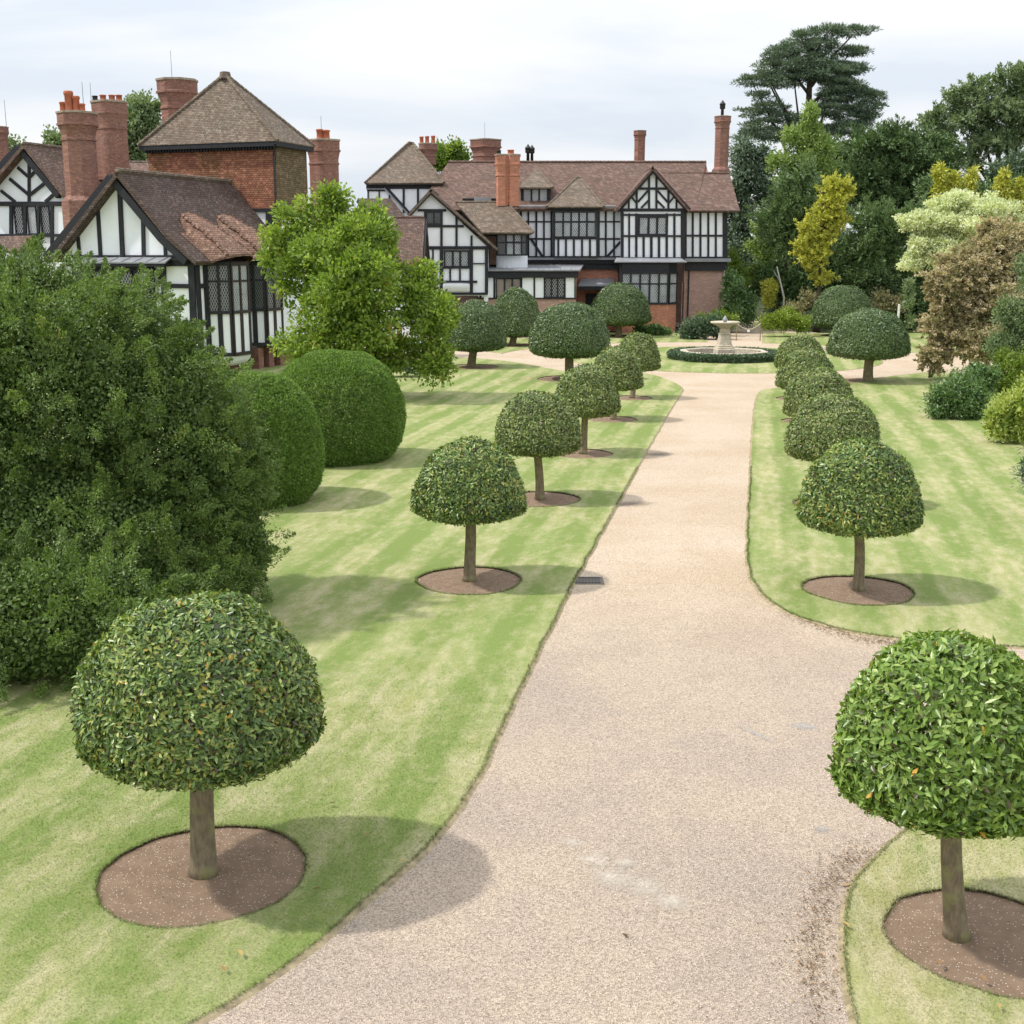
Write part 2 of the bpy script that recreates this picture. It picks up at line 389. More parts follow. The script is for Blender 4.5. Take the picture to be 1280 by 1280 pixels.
m_ = e.new(.5); m_.color = (.86, .885, .92, 1)
wt.links.new(n1.outputs['Fac'], cr.inputs[0])
zel = wn('ShaderNodeMath', operation='MULTIPLY_ADD', use_clamp=False); zel.inputs[1].default_value = 8.5; zel.inputs[2].default_value = 10.3; wt.links.new(sx.outputs[2], zel.inputs[0])
zmx = wn('ShaderNodeMath', operation='MAXIMUM'); zmx.inputs[1].default_value = 8.0; wt.links.new(zel.outputs[0], zmx.inputs[0])
k10 = wn('ShaderNodeVectorMath', operation='SCALE'); wt.links.new(zmx.outputs[0], k10.inputs['Scale']); wt.links.new(cr.outputs[0], k10.inputs[0])
mx = wn('ShaderNodeMix', data_type='RGBA'); mx.inputs[0].default_value = .93
wt.links.new(sky.outputs[0], mx.inputs[6]); wt.links.new(k10.outputs[0], mx.inputs[7]); wt.links.new(mx.outputs[2], bg.inputs['Color'])
S.view_settings.view_transform = 'Standard'; S.view_settings.look = 'None'; S.view_settings.gamma = 1; S.view_settings.exposure = 0
S.render.engine = 'CYCLES'; S.cycles.max_bounces = 6; S.cycles.diffuse_bounces = 3; S.cycles.glossy_bounces = 2; S.cycles.transmission_bounces = 3; S.cycles.transparent_max_bounces = 6
S.cycles.use_denoising = True
# ------------------------------------------------------------------ ground
def pip(P, poly):
    x, y = P[:, 0], P[:, 1]; ins = np.zeros(len(P), bool); n = len(poly)
    for i in range(n):
        x1, y1 = poly[i]; x2, y2 = poly[(i + 1) % n]
        c = ((y1 > y) != (y2 > y)) & (x < (x2 - x1) * (y - y1) / (y2 - y1 + 1e-12) + x1)
        ins ^= c
    return ins
def wiggle(poly, step=.5, amp=.035):
    out = []
    for i, a in enumerate(poly):
        b = poly[(i + 1) % len(poly)]; d = math.dist(a, b); n = max(1, min(120, int(d / step)))
        for k in range(n):
            x = a[0] + (b[0] - a[0]) * k / n; y = a[1] + (b[1] - a[1]) * k / n
            w = mnoise.noise(Vector((x * 1.3, y * 1.3, 0))) + .5 * mnoise.noise(Vector((x * 5, y * 5, 3)))
            w2 = mnoise.noise(Vector((x * 1.3, y * 1.3, 9))) + .5 * mnoise.noise(Vector((x * 5, y * 5, 13)))
            out.append((x + w * amp, y + w2 * amp))
    return out
def sheet(name, outer, holes, z, th, mat):
    cnt = []
    """flat sheet with holes, its rims carried down by th"""
    vs = []; es = []; loops = [outer] + holes
    for lp in loops:
        n0 = len(vs); vs += [Vector(p) for p in lp]; es += [(n0 + i, n0 + (i + 1) % len(lp)) for i in range(len(lp))]
    v2, e2, f2, _, _, _ = delaunay_2d_cdt(vs, es, [], 0, 1e-5)
    v2n = np.array([tuple(v) for v in v2]); cen = np.array([v2n[list(f)].mean(0) for f in f2])
    keep = pip(cen, outer)
    for h in holes: keep &= ~pip(cen, h)
    me = bpy.data.meshes.new(name)
    V = [(x, y, z) for x, y in v2n]; Fs = [tuple(f) for f, k in zip(f2, keep) if k]
    for lp in loops:
        n0 = len(V); n = len(lp)
        V += [(x, y, z) for x, y in lp]
        if lp is outer:
            A_ = np.array(lp); T_ = np.roll(A_, -1, 0) - np.roll(A_, 1, 0); T_ /= np.linalg.norm(T_, axis=1, keepdims=True) + 1e-9
            ar = 0.5 * np.sum(A_[:, 0] * np.roll(A_[:, 1], -1) - np.roll(A_[:, 0], -1) * A_[:, 1]); sg = 1 if ar > 0 else -1
            B_ = A_ + np.stack([T_[:, 1], -T_[:, 0]], 1) * sg * .085; V += [(x, y, z - th) for x, y in B_]
        else: V += [(x, y, z - th) for x, y in lp]
        Fs += [(n0 + i, n0 + (i + 1) % n, n0 + n + (i + 1) % n, n0 + n + i) for i in range(n)]; cnt += [2 if lp is outer else 1] * n
    me.from_pydata(V, [], Fs); me.materials.append(mat); me.materials.append(MAT['edge_soil']); me.materials.append(MAT['edge_turf']); nk = int(keep.sum()); me.polygons.foreach_set('material_index', np.array([0] * nk + cnt, np.int32)); return kind(link(name, me))
def gp(pts): return [tuple(G(*p).xy) for p in pts]
def smooth(pts, n=2, closed=False):
    for _ in range(n):
        q = [pts[0]]
        for a, b in zip(pts[:-1], pts[1:]):
            q += [(a[0] * .75 + b[0] * .25, a[1] * .75 + b[1] * .25), (a[0] * .25 + b[0] * .75, a[1] * .25 + b[1] * .75)]
        q.append(pts[-1]); pts = q
    return pts
mb = MB(); mb.add([(-900, -200, -.02), (900, -200, -.02), (900, 1500, -.02), (-900, 1500, -.02)], [(0, 1, 2, 3)])
kind(obj('ground', mb, MAT['ground']))
mb = MB(); mb.add([(-30, -3, 0), (40, -3, 0), (40, 93, 0), (24, 93, 0), (21, 130, 0), (14, 130, 0), (14, 93, 0), (-30, 93, 0)], [tuple(range(8))])
kind(obj('drive', mb, MAT['gravel']))

CIRC = (12.3, 71.0)
left_edge = smooth(gp([(150, 1330), (250, 1278), (330, 1228), (400, 1175), (480, 1110), (545, 1050), (592, 985), (625, 915), (655, 850), (700, 760), (741, 685), (780, 615), (815, 552), (838, 512), (852, 492), (853, 484), (836, 475), (806, 466), (760, 467), (703, 465), (657, 455), (610, 449), (562, 447), (500, 447)]))
left_poly = left_edge + [(-34, 66), (-40, 60), (-40, 2), (-9, 2)]
right_edge = smooth(gp([(1156, 466), (1120, 470), (1092, 473), (1065, 480), (1010, 486), (962, 485), (947, 490), (942, 520), (940, 560), (937, 620), (934, 680), (937, 718), (950, 742), (975, 762), (1014, 778), (1055, 790), (1108, 798), (1160, 804), (1230, 808), (1300, 812), (1460, 818)]))
right_poly = right_edge + [(26, 16), (40, 40), (40, 58)]
near_edge = smooth(gp([(1100, 1360), (1067, 1280), (1062, 1240), (1055, 1190), (1056, 1150), (1064, 1113), (1088, 1081), (1122, 1046), (1180, 1012), (1280, 985), (1450, 960)]))
near_poly = near_edge + [(14, 9), (12, 2), (4, 2)]
isl = [(CIRC[0] + 9.1 * math.cos(a), CIRC[1] + 9.1 * math.sin(a)) for a in np.linspace(0, 2 * math.pi, 64, endpoint=False)]
arc = lambda r, a0, a1, n=24: [(CIRC[0] + r * math.cos(math.radians(a)), CIRC[1] + r * math.sin(math.radians(a))) for a in np.linspace(a0, a1, n)]
backl = arc(13.4, 84, 165) + [(-2.5, 78), (-8, 79.5), (-8, 87.5), (6, 89), (6, 94.5), (14.0, 94.5)]
backr = arc(13.4, 68, 12) + [(40, 75), (40, 94), (19.5, 94)]

# clipped trees: (group, trunk base px, crown: x centre, top y, bottom y, width, soil radius, leaf material, label)
LR = 'round-headed clipped trees along the left lawn edge'; RR = 'round-headed clipped trees along the right lawn edge'; LG = 'large dome-clipped trees around the fountain'
DOMES = [
 (LR, (255, 1093), 248, 740, 983, 312, 1.01, 'laurel', 1, .074, 'nearest clipped dome tree on the left lawn, yellow-flecked crown on a thick bare trunk'),
 (LR, (587, 727), 588, 547, 652, 142, .98, 'laurel', 1, .088, 'clipped dome tree left of the iron drain, brownish crown, second in the left row'),
 (LR, (675, 625), 672, 489, 569, 108, .98, 'laurel_far', 1, .095, 'third clipped dome tree of the left row, crown touching the one behind it'),
 (LR, (729, 568), 733, 455, 520, 83, .9, 'laurel_far', 1, .11, 'fourth clipped dome tree of the left row, lighter yellow-green crown'),
 (LR, (767, 525), 770, 434, 487, 66, .9, 'laurel_far', 1, .12, 'fifth clipped dome tree of the left row, short trunk showing'),
 (LR, (790, 498), 797, 417, 463, 56, .9, 'laurel_far', 1, .13, 'farthest clipped dome tree of the left row, beside the fountain island'),
 (RR, (1196, 1172), 1185, 793, 1042, 286, 1.0, 'laurel_bright', 1, .10, 'nearest clipped tree at the right edge, bright glossy green leaves on a bare trunk'),
 (RR, (1073, 739), 1075, 548, 668, 156, 1.0, 'laurel', 1, .09, 'clipped dome tree on the right lawn with its whole trunk and soil circle in view'),
 (RR, (1043, 632), 1041, 494, 577, 120, 1.0, 'laurel_far', 1, .095, 'third clipped dome of the right row, trunk hidden behind the nearer crown'),
 (RR, (1022, 570), 1023, 460, 523, 88, .9, 'laurel_far', 1, .11, 'fourth clipped dome of the right row, between two overlapping crowns'),
 (RR, (1008, 527), 1007, 436, 487, 75, .9, 'laurel_far', 1, .12, 'fifth clipped dome of the right row, overlapping the smallest one'),
 (RR, (998, 499), 1000, 419, 462, 64, .9, 'laurel_far', 1, .13, 'farthest and smallest clipped dome of the right row, near the fountain'),
 (LG, (589, 459), 594, 375, 438, 80, 1.5, 'holly', 1.3, .12, 'wide clipped dome tree beside the bright green leafy tree, short forked trunk'),
 (LG, (640, 432), 645, 360, 420, 64, 1.5, 'holly', 1.3, .14, 'clipped dome tree in front of the low white and black range'),
 (LG, (712, 474), 712, 378, 446, 103, 1.6, 'holly', 1.3, .12, 'largest dark clipped dome tree left of the fountain, in front of the left row'),
 (LG, (773, 421), 775, 353, 406, 76, 1.5, 'holly', 1.3, .14, 'clipped dome tree in front of the brick bay window'),
 (LG, (1085, 477), 1086, 385, 448, 103, 1.55, 'holly', 1.3, .12, 'large clipped dome tree right of the fountain with side twig on its trunk'),
 (LG, (1052, 420), 1052, 357, 410, 77, 1.5, 'holly', 1.3, .14, 'clipped dome with hidden trunk behind the large one right of the fountain'),
]
def soilc(d):
    p = G(*d[1])
    if d[2] == 1185: return Vector((p.x + .22, p.y - .05, 0)), .84
    return p, d[6]
holes = []
for d in DOMES:
    p, r = soilc(d)
    p2 = (p.x, p.y)
    holes.append([(p2[0] + r * math.cos(a) * (1 + .03 * math.sin(3 * a + p.x)), p2[1] + r * math.sin(a) * (1 + .03 * math.cos(2 * a + p.y))) for a in np.linspace(0, 2 * math.pi, 40, endpoint=False)])
HL = {'l': [], 'r': [], 'n': [], 'bl': [], 'br': []}
for d, h in zip(DOMES, holes):
    c = np.array([[sum(p[0] for p in h) / 40, sum(p[1] for p in h) / 40]])
    for k, poly in (('l', left_poly), ('r', right_poly), ('n', near_poly), ('bl', backl), ('br', backr)):
        if pip(c, poly)[0]: HL[k].append(h)
LAWNS = []; LZ = .030
for k, nm, poly in (('l', 'lawn', left_poly), ('r', 'lawn', right_poly), ('n', 'lawn', near_poly), ('bl', 'lawn', backl), ('br', 'lawn', backr)):
    w = wiggle(poly, .16 if k in 'lrn' else 1.0)
    # keep only holes wholly inside
    hs = [wiggle(h, .06, .045) for h in HL[k] if pip(np.array(h), poly).all()]
    LAWNS.append((w, hs)); sheet(nm, w, hs, LZ, LZ + .01, MAT['lawn_dry' if k == 'n' else 'lawn'])
# fountain island, with an open middle for the basin
LAWNS.append((isl, [])); sheet('lawn', isl, [], LZ, LZ + .01, MAT['lawn'])
for d in DOMES:
    p, r = soilc(d); mb = MB(); n = 36; rings = [0, .25, .5, .75, 1.05]
    vs = [(p.x, p.y, .026)]
    for q in rings[1:]:
        for k in range(n):
            a = 2 * math.pi * k / n; x = p.x + r * q * math.cos(a); y = p.y + r * q * math.sin(a)
            vs.append((x, y, .003 + .022 * (1 - q) + .010 * mnoise.noise(Vector((x * 4, y * 4, 1)))))
    fs = [(0, 1 + k, 1 + (k + 1) % n) for k in range(n)]
    for i in range(3):
        fs += [(1 + i * n + k, 1 + (i + 1) * n + k, 1 + (i + 1) * n + (k + 1) % n, 1 + i * n + (k + 1) % n) for k in range(n)]
    mb.add(vs, fs); kind(obj('soil_circle', mb, MAT['soil'], smooth=True))

# worn and smeared patches on the drive, plus painted tree shadows
def patch(name, c, rx, ry, rot, mat, z):
    n = 40; mb = MB(); vs = []
    for k in range(n):
        a = 2 * math.pi * k / n; vs.append((math.cos(a) * 1.0, math.sin(a) * 1.0, 0))
    me = bpy.data.meshes.new(name); me.from_pydata(vs, [], [tuple(range(n))]); me.materials.append(mat)
    o = kind(link(name, me)); o.location = (c.x, c.y, z); o.scale = (rx, ry, 1); o.rotation_euler = (0, 0, rot)
pw = patchmat('worn_or_shadow_patch', (.58, .52, .44)); pg = patchmat('grey_smear', (.44, .42, .405)); pd = patchmat('painted_shadow', (.24, .20, .17))
for i, (x, y, rx, ry, r_) in enumerate([(716, 1053, .13, .07, -.9), (742, 1075, .20, .10, -.8), (768, 1098, .26, .13, -.6), (805, 1108, .24, .12, -.5), (838, 1128, .24, .11, -.7), (780, 1080, .14, .07, -.3)]):
    patch('worn_or_shadow_patch', G(x, y), rx * 1.25, ry * 2.1, r_, pw, .005 + .0015 * i)
patch('worn_or_shadow_patch', G(945, 918), .50, .07, -1.02, pg, .006)
patch('worn_or_shadow_patch', G(1005, 908), .26, .17, -.3, pg, .006)
patch('worn_or_shadow_patch', G(1027, 1037), .13, .12, -.3, pg, .008)
patch('worn_or_shadow_patch', G(790, 630), .75, .45, .2, pd, .006)  # this and the next: left-row tree shadows painted as dark ovals
patch('worn_or_shadow_patch', G(822, 568), .8, .5, .2, pd, .006)

# ------------------------------------------------------------------ leaves
def unit(v): return v / (np.linalg.norm(v, axis=-1, keepdims=True) + 1e-9)
def rdir(n): return unit(RNG.normal(size=(n, 3)))
def leaf_mesh(name, P, D, N, L, Wd, tint, mat, parent=None, fold=.18, curl=.0):
    """P base, D leaf direction, N leaf normal; one folded leaf of two triangles each"""
    n = len(P); D = unit(D); Sd = unit(np.cross(D, N)); N = np.cross(Sd, D)
    L = np.broadcast_to(np.asarray(L, float), (n,))[:, None] * RNG.uniform(.7, 1.2, (n, 1)); Wd = np.broadcast_to(np.asarray(Wd, float), (n,))[:, None]
    V = np.empty((n, 4, 3)); V[:, 0] = P
    V[:, 1] = P + D * L * .5 + Sd * Wd * .5 + N * Wd * fold
    V[:, 2] = P + D * L + N * L * curl
    V[:, 3] = P + D * L * .5 - Sd * Wd * .5 + N * Wd * fold
    if parent:
        V = V - np.array(parent.location)
    me = bpy.data.meshes.new(name)
    me.vertices.add(n * 4); me.vertices.foreach_set('co', V.astype(np.float32).ravel())
    me.loops.add(n * 6); me.polygons.add(n * 2)
    b = (np.arange(n) * 4)[:, None]
    me.loops.foreach_set('vertex_index', (b + np.array([[0, 1, 2, 0, 2, 3]])).astype(np.int32).ravel())
    me.polygons.foreach_set('loop_start', (np.arange(n * 2) * 3).astype(np.int32))
    me.polygons.foreach_set('loop_total', np.full(n * 2, 3, np.int32))
    at = me.attributes.new('tint', 'FLOAT', 'FACE'); at.data.foreach_set('value', np.repeat(np.clip(tint, 0, 1), 2).astype(np.float32))
    me.update(); me.validate() if False else None
    me.materials.append(mat)
    return link(name, me, parent)

def lump(P, f, amp):
    out = np.empty(len(P))
    for i, p in enumerate(P): out[i] = mnoise.noise(Vector((p[0] * f, p[1] * f, p[2] * f)))
    return out * amp

def trunk_mesh(mb, base, top, r0, r1, limbs=(), bend=.05, flare=1.3, n=10):
    base = Vector(base); top = Vector(top); pts = []; rs = []; K = 16
    for i in range(K + 1):
        q = i / K; p = base.lerp(top, q) + Vector((math.sin(q * 5 + base.x) * bend, math.cos(q * 4 + base.y) * bend, 0)) * q
        pts.append(p); rs.append((r0 + (r1 - r0) * q) * (1 + (flare - 1) * math.exp(-q * 16) * 1.35))
    mb.tube(pts, rs, n)
    for (q, end, r) in limbs:
        a = base.lerp(top, q); end = Vector(end); mid = a.lerp(end, .5) + Vector((0, 0, (end - a).length * .06))
        mb.tube([a, mid, end], [r, r * .7, r * .25], 6)

def topiary(spec):
    grp, bpx, xc, ty, by, wd, sr, mat, tk, leafL, label = spec
    B = G(*bpx, 0.0)
    C = PY(xc, (ty + by) / 2, B.y); zc = depth(C); R = wd / 2 * zc / F
    dl = math.atan2(CAM.z - C.z, C.y)
    e = random.uniform(2.0, 2.4); gd = []
    for ph in np.linspace(-math.pi / 2, math.pi / 2, 15):
        for th in np.linspace(0, 2 * math.pi, 36, endpoint=False): gd.append((math.cos(ph) * math.cos(th), math.cos(ph) * math.sin(th), math.sin(ph)))
    gd = np.array(gd); gk = (np.hypot(gd[:, 0], gd[:, 1]) ** e + np.abs(gd[:, 2]) ** e) ** (-1 / e); gd = gd * gk[:, None]
    Ht = R * .9
    for _ in range(14):
        Hb = R * .20
        q = np.stack([C.x + gd[:, 0] * R, C.y + gd[:, 1] * R, C.z + np.where(gd[:, 2] > 0, gd[:, 2] * Ht, gd[:, 2] * Hb) - CAM.z], 1)
        dz = q[:, 1] * cp - q[:, 2] * sp; X = 640 + F * q[:, 0] / dz; Yp = 640 - F * (q[:, 1] * sp + q[:, 2] * cp) / dz
        mz = depth(C) / F
        R *= wd / (X.max() - X.min()); C.x += (xc - (X.max() + X.min()) / 2) * mz
        C.z -= (by - Yp.max()) * mz * .8; Ht = max(.3 * R, Ht + ((Yp.min() - ty) - (Yp.max() - by)) * mz * .9)
    R *= .985; Ht *= .985
    name = 'clipped_tree'
    root = thing(name, (B.x, B.y, .03), label, 'topiary tree', grp)
    far = B.y
    leafW = leafL * .38
    area = 2 * math.pi * R * (Ht + R * .6)
    n = int(area / (leafL * leafW * .5) * (4.2 if far < 25 else 3.6))
    d = rdir(n); 
    # superellipsoid top, shallow ellipsoid underside
    up = d[:, 2] > 0
    h = np.hypot(d[:, 0], d[:, 1]); k = (h ** e + np.abs(d[:, 2]) ** e) ** (-1 / e)
    d2 = d * k[:, None]
    P = np.empty((n, 3)); P[:, 0] = d2[:, 0] * R; P[:, 1] = d2[:, 1] * R; P[:, 2] = np.where(up, d2[:, 2] * Ht, d2[:, 2] * Hb)
    Nn = unit(np.stack([P[:, 0] / R ** 2, P[:, 1] / R ** 2, P[:, 2] / np.where(up, Ht, Hb) ** 2], 1))
    inner = 1 - np.abs(RNG.normal(0, .045, n)) - (RNG.random(n) < .3) * RNG.uniform(0, .12, n)
    sd = spec[1][0] * .01
    lp = lump(P / R + sd, 1.8, .06) + lump(P / R + sd + 5, 6.0, .028)
    P = P * (inner + lp)[:, None] + RNG.normal(0, .006, (n, 3))
    # ragged lower rim hanging down
    so_ = RNG.random(n) < .012; P[so_] *= 1 + RNG.uniform(.02, .07, (so_.sum(), 1))
    rim = (np.abs(P[:, 2]) < .25 * R) & (RNG.random(n) < .25); P[rim, 2] -= RNG.random(rim.sum()) * .05 * R
    t = rdir(n); t -= (t * Nn).sum(1, keepdims=True) * Nn
    D = unit(t) + Nn * RNG.uniform(-.1, .75, (n, 1)) + np.array([0, 0, .12])
    LN = Nn * 1.0 + rdir(n) * .62
    ln = lump(P / R + sd + 2, 2.5, .22)
    tint = RNG.beta(1.5, 1.6, n) + ln + (.10 if grp != LG else 0)
    sel = RNG.random(n); 
    tint = np.clip(tint, .1, .93); 
    yl = (sel < .01 + .05 * (lump(P / R + sd + 8, 1.5, 1.0) > .18)) & (mat in ('laurel',)); tint[yl] = RNG.uniform(.93, 1, yl.sum())
    br = (sel > .93) & (mat != 'holly'); tint[br] = RNG.uniform(0, .08, br.sum())
    if mat == 'laurel_bright': 
        tint = np.clip(tint, .0, .96); yl = sel < .004; tint[yl] = 1
    Wp = P + np.array(C)
    leaf_mesh('crown', Wp, D, LN, leafL, leafW, tint, MAT[mat], root)
    mb = MB(); zt = C.z + Ht * .15
    r0 = {LR: .115, RR: .10, LG: .24}[grp]
    if grp == LR and far < 12: r0 = .125
    limbs = [(.85, (C.x + math.cos(a) * R * .75, C.y + math.sin(a) * R * .75, C.z + Ht * random.uniform(.1, .45)), r0 * .45) for a in np.linspace(.4, 6.0, 7)]
    trunk_mesh(mb, (B.x, B.y, .0), (C.x, C.y, zt), r0, r0 * .8, limbs, .03 if grp != LG else .05, 1.22, 14)
    if label.startswith('large clipped dome tree right'):
        q = Vector((B.x, B.y, 0)).lerp(Vector((C.x, C.y, zt)), .45); mb.tube([q, q + Vector((.55, 0, .45)), q + Vector((1.1, 0, .65))], [.06, .05, .03], 6)
    obj('trunk', mb, MAT['bark'], root, True)
for s_ in DOMES: topiary(s_)

def clumpy(name, blobs, mat, label, cat, base, group=None, trunk=None, sp=.55, rc=.5, per=26, L=.12, Wd=.05, up=.35, out=.7, rnd=.7, surf=.18, fold=.15, hang=0., flat=1.0, tvar=.5, trunkmat='bark_dark', inner=.35, zmin=.02, shell=(.82, 1.04), tb=0.0, kindname=None, core=2.0, cl=2.2, sub=4, subr=.38, spray=0.0, b0=.80):
    """blobs: (centre Vector, rx, ry, rz) in metres; leaves gather in clumps over each blob's surface"""
    root = thing(name, (base.x, base.y, 0), label, cat, group)
    if sub:
        nb = []
        for (c, rx, ry, rz) in blobs:
            nb.append((c, rx * b0, ry * b0, rz * b0))
            for dd in rdir(sub):
                if dd[1] > .5: dd[1] = -dd[1]
                k = RNG.uniform(.7, 1.15) * subr
                nb.append((c + Vector((dd[0] * rx * .72, dd[1] * ry * .72, dd[2] * rz * .72)), rx * k, ry * k, rz * k))
        blobs0 = blobs; blobs = nb
    Cs = []; Ns = []
    for (c, rx, ry, rz) in blobs:
        area = 4 * math.pi * ((rx * ry) ** 1.6 / 3 + (rx * rz) ** 1.6 / 3 + (ry * rz) ** 1.6 / 3) ** (1 / 1.6)
        n = max(6, int(area / sp ** 2)); d = rdir(n)
        rr = RNG.uniform(shell[0], shell[1], n); ii = RNG.random(n) < inner; rr[ii] *= RNG.uniform(.45, .85, ii.sum())
        P = d * np.array([rx, ry, rz]) * rr[:, None] + np.array(c)
        N = unit(d / np.array([rx, ry, rz]))
        keep = P[:, 2] > zmin
        for (c2, a, b, e) in blobs:
            if c2 is c: continue
            q = (P - np.array(c2)) / np.array([a, b, e]); keep &= (q ** 2).sum(1) > .5
        Cs.append(P[keep]); Ns.append(N[keep])
    C = np.concatenate(Cs); N = np.concatenate(Ns); m = len(C)
    rcv = rc * RNG.uniform(.6, 1.25, m)
    C2 = np.repeat(C, per, 0); N2 = np.repeat(N, per, 0); r2 = np.repeat(rcv, per)[:, None]
    n = m * per
    q = rdir(n) * (RNG.random((n, 1)) ** .45); q[:, 2] *= flat
    P = C2 + q * r2
    P[:, 2] = np.maximum(P[:, 2], zmin)
    D = q * out + N2 * .45 + rdir(n) * rnd + np.array([0, 0, up - hang])
    if spray:
        ax = unit(N * .9 + rdir(m) * .55 + np.array([0, 0, up - hang])); a2 = np.repeat(ax, per, 0); tt = RNG.random((n, 1)) ** .8
        P = C2 + a2 * (tt * spray - .35) * r2 * 1.5 + q * r2 * (1.05 - tt) * .62; P[:, 2] = np.maximum(P[:, 2], zmin)
        D = a2 * .8 + q * .5 + rdir(n) * rnd
    LN = rdir(n) * .8 + N2 * surf * 3 + np.array([0, 0, .5])
    if core:
        A_ = []; 
        for (c, rx, ry, rz) in blobs:
            area = 4 * math.pi * ((rx * ry) ** 1.6 / 3 + (rx * rz) ** 1.6 / 3 + (ry * rz) ** 1.6 / 3) ** (1 / 1.6) * .55
            k = int(area / (cl * L * cl * Wd * 1.2 * .5) * core); d = rdir(k); pc = d * np.array([rx, ry, rz]) * RNG.uniform(.5, .80, (k, 1)) + np.array(c)
            A_.append(pc[pc[:, 2] > zmin])
        A_ = np.concatenate(A_); k = len(A_)
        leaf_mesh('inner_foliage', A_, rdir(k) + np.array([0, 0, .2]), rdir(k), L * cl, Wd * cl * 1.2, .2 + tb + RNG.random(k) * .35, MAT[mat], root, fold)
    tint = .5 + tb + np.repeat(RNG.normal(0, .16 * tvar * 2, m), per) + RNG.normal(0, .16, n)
    leaf_mesh('crown', P, D, LN, L, Wd, tint, MAT[mat], root, fold)
    if trunk:
        mb = MB(); (bp, tp, r) = trunk
        limbs = [(random.uniform(.4, .95), c, r * .35) for (c, a, b, e) in (blobs0 if sub else blobs)[:14]]
        trunk_mesh(mb, bp, tp, r, r * .45, limbs, r * .4); obj('trunk', mb, MAT[trunkmat], root, True)
    return root, n

def pb(list_, D, k=1.0, dep=.8):
    """pixel blobs (px,py,rx,ry[,dD]) at depth D -> metre blobs"""
    out = []
    for b in list_:
        Y = D + (b[4] if len(b) > 4 else 0); c = PY(b[0], b[1], Y); m = depth(c) / F
        rx = b[2] * m; rz = b[3] * m; out.append((c, rx, max(rx, rz) * dep if len(b) < 6 else b[5], rz * k))
    return out
# ------------------------------------------------------------------ plants
NLEAF = 0
def plant(name, px, D, mat, label, cat, trunk=None, dep=.8, **kw):
    global NLEAF
    bl = pb(px, D, dep=dep)
    base = Vector((bl[0][0].x, D, 0)); tr = None
    if trunk:
        tx, ty, r = trunk; tp = PY(tx, ty, D); tr = (Vector((tp.x, D, 0)), tp, r); base = Vector((tp.x, D, 0))
    r, n = clumpy(name, bl, mat, label, cat, base, trunk=tr, **kw); NLEAF += n
    return r
# large loose evergreen shrub at the left
plant('evergreen_shrub', [(40, 520, 190, 200), (200, 560, 125, 170, .6), (60, 700, 230, 160, -.8), (50, 768, 190, 100, -2.6), (200, 770, 100, 80, -1.6), (255, 640, 90, 120, 1), (-120, 560, 200, 260), (-60, 760, 200, 130, -1), (130, 430, 110, 95, 1.2), (205, 478, 62, 70, .8), (30, 385, 95, 80, 1), (200, 740, 120, 90, -.3), (300, 690, 48, 60, .6), (280, 570, 60, 80, 1.4), (-40, 380, 120, 80, 1)],
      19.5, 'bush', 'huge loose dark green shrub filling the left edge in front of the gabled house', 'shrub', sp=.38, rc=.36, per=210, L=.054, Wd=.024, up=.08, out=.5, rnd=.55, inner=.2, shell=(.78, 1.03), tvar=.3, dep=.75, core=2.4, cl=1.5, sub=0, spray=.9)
def hedge_dome(cx, ty, by, rpx, D, label):
    global NLEAF
    c = PY(cx, (ty + by) / 2, D); m = depth(c) / F; R = rpx * m
    top = PY(cx, ty, D).z - .1; root = thing('clipped_shrub', (c.x, D, 0), label, 'clipped shrub', 'fine-leaved clipped domes behind the big shrub')
    zc = R * .62; n = int(4.2 * math.pi * R * top / (.078 * .036) * 4.2)
    d = rdir(n); e = 2.3; h = np.hypot(d[:, 0], d[:, 1]); k = (h ** e + np.abs(d[:, 2]) ** e) ** (-1 / e); d2 = d * k[:, None]
    up = d[:, 2] > 0
    P = np.stack([d2[:, 0] * R, d2[:, 1] * R, np.where(up, d2[:, 2] * (top - zc), d2[:, 2] * zc * 1.35)], 1)
    N = unit(np.stack([d2[:, 0] / R, d2[:, 1] / R, d2[:, 2] / np.where(up, top - zc, zc * 1.3)], 1))
    lp = lump(P, 1.1, .03) + lump(P, 3.2, .024) + lump(P, 8.0, .018)
    P = P * (1 - np.abs(RNG.normal(0, .030, n)) + lp)[:, None]; P[:, 2] += zc; P[:, 2] = np.maximum(P[:, 2], .03)
    D_ = N * .55 + rdir(n) * .8 + np.array([0, 0, .35])
    tint = .42 + lump(P, 2.0, .12) + RNG.normal(0, .2, n)
    leaf_mesh('foliage', P + np.array([c.x, D, 0]), D_, rdir(n) + N * .4 + np.array([0, 0, .3]), .078, .036, tint, MAT['box'], root); NLEAF += n
hedge_dome(318, 462, 634, 84, 29.3, 'smooth fine-leaved clipped dome directly behind the huge loose shrub')
hedge_dome(421, 435, 580, 83, 35.5, 'larger smooth clipped dome in front of the bright green tree')

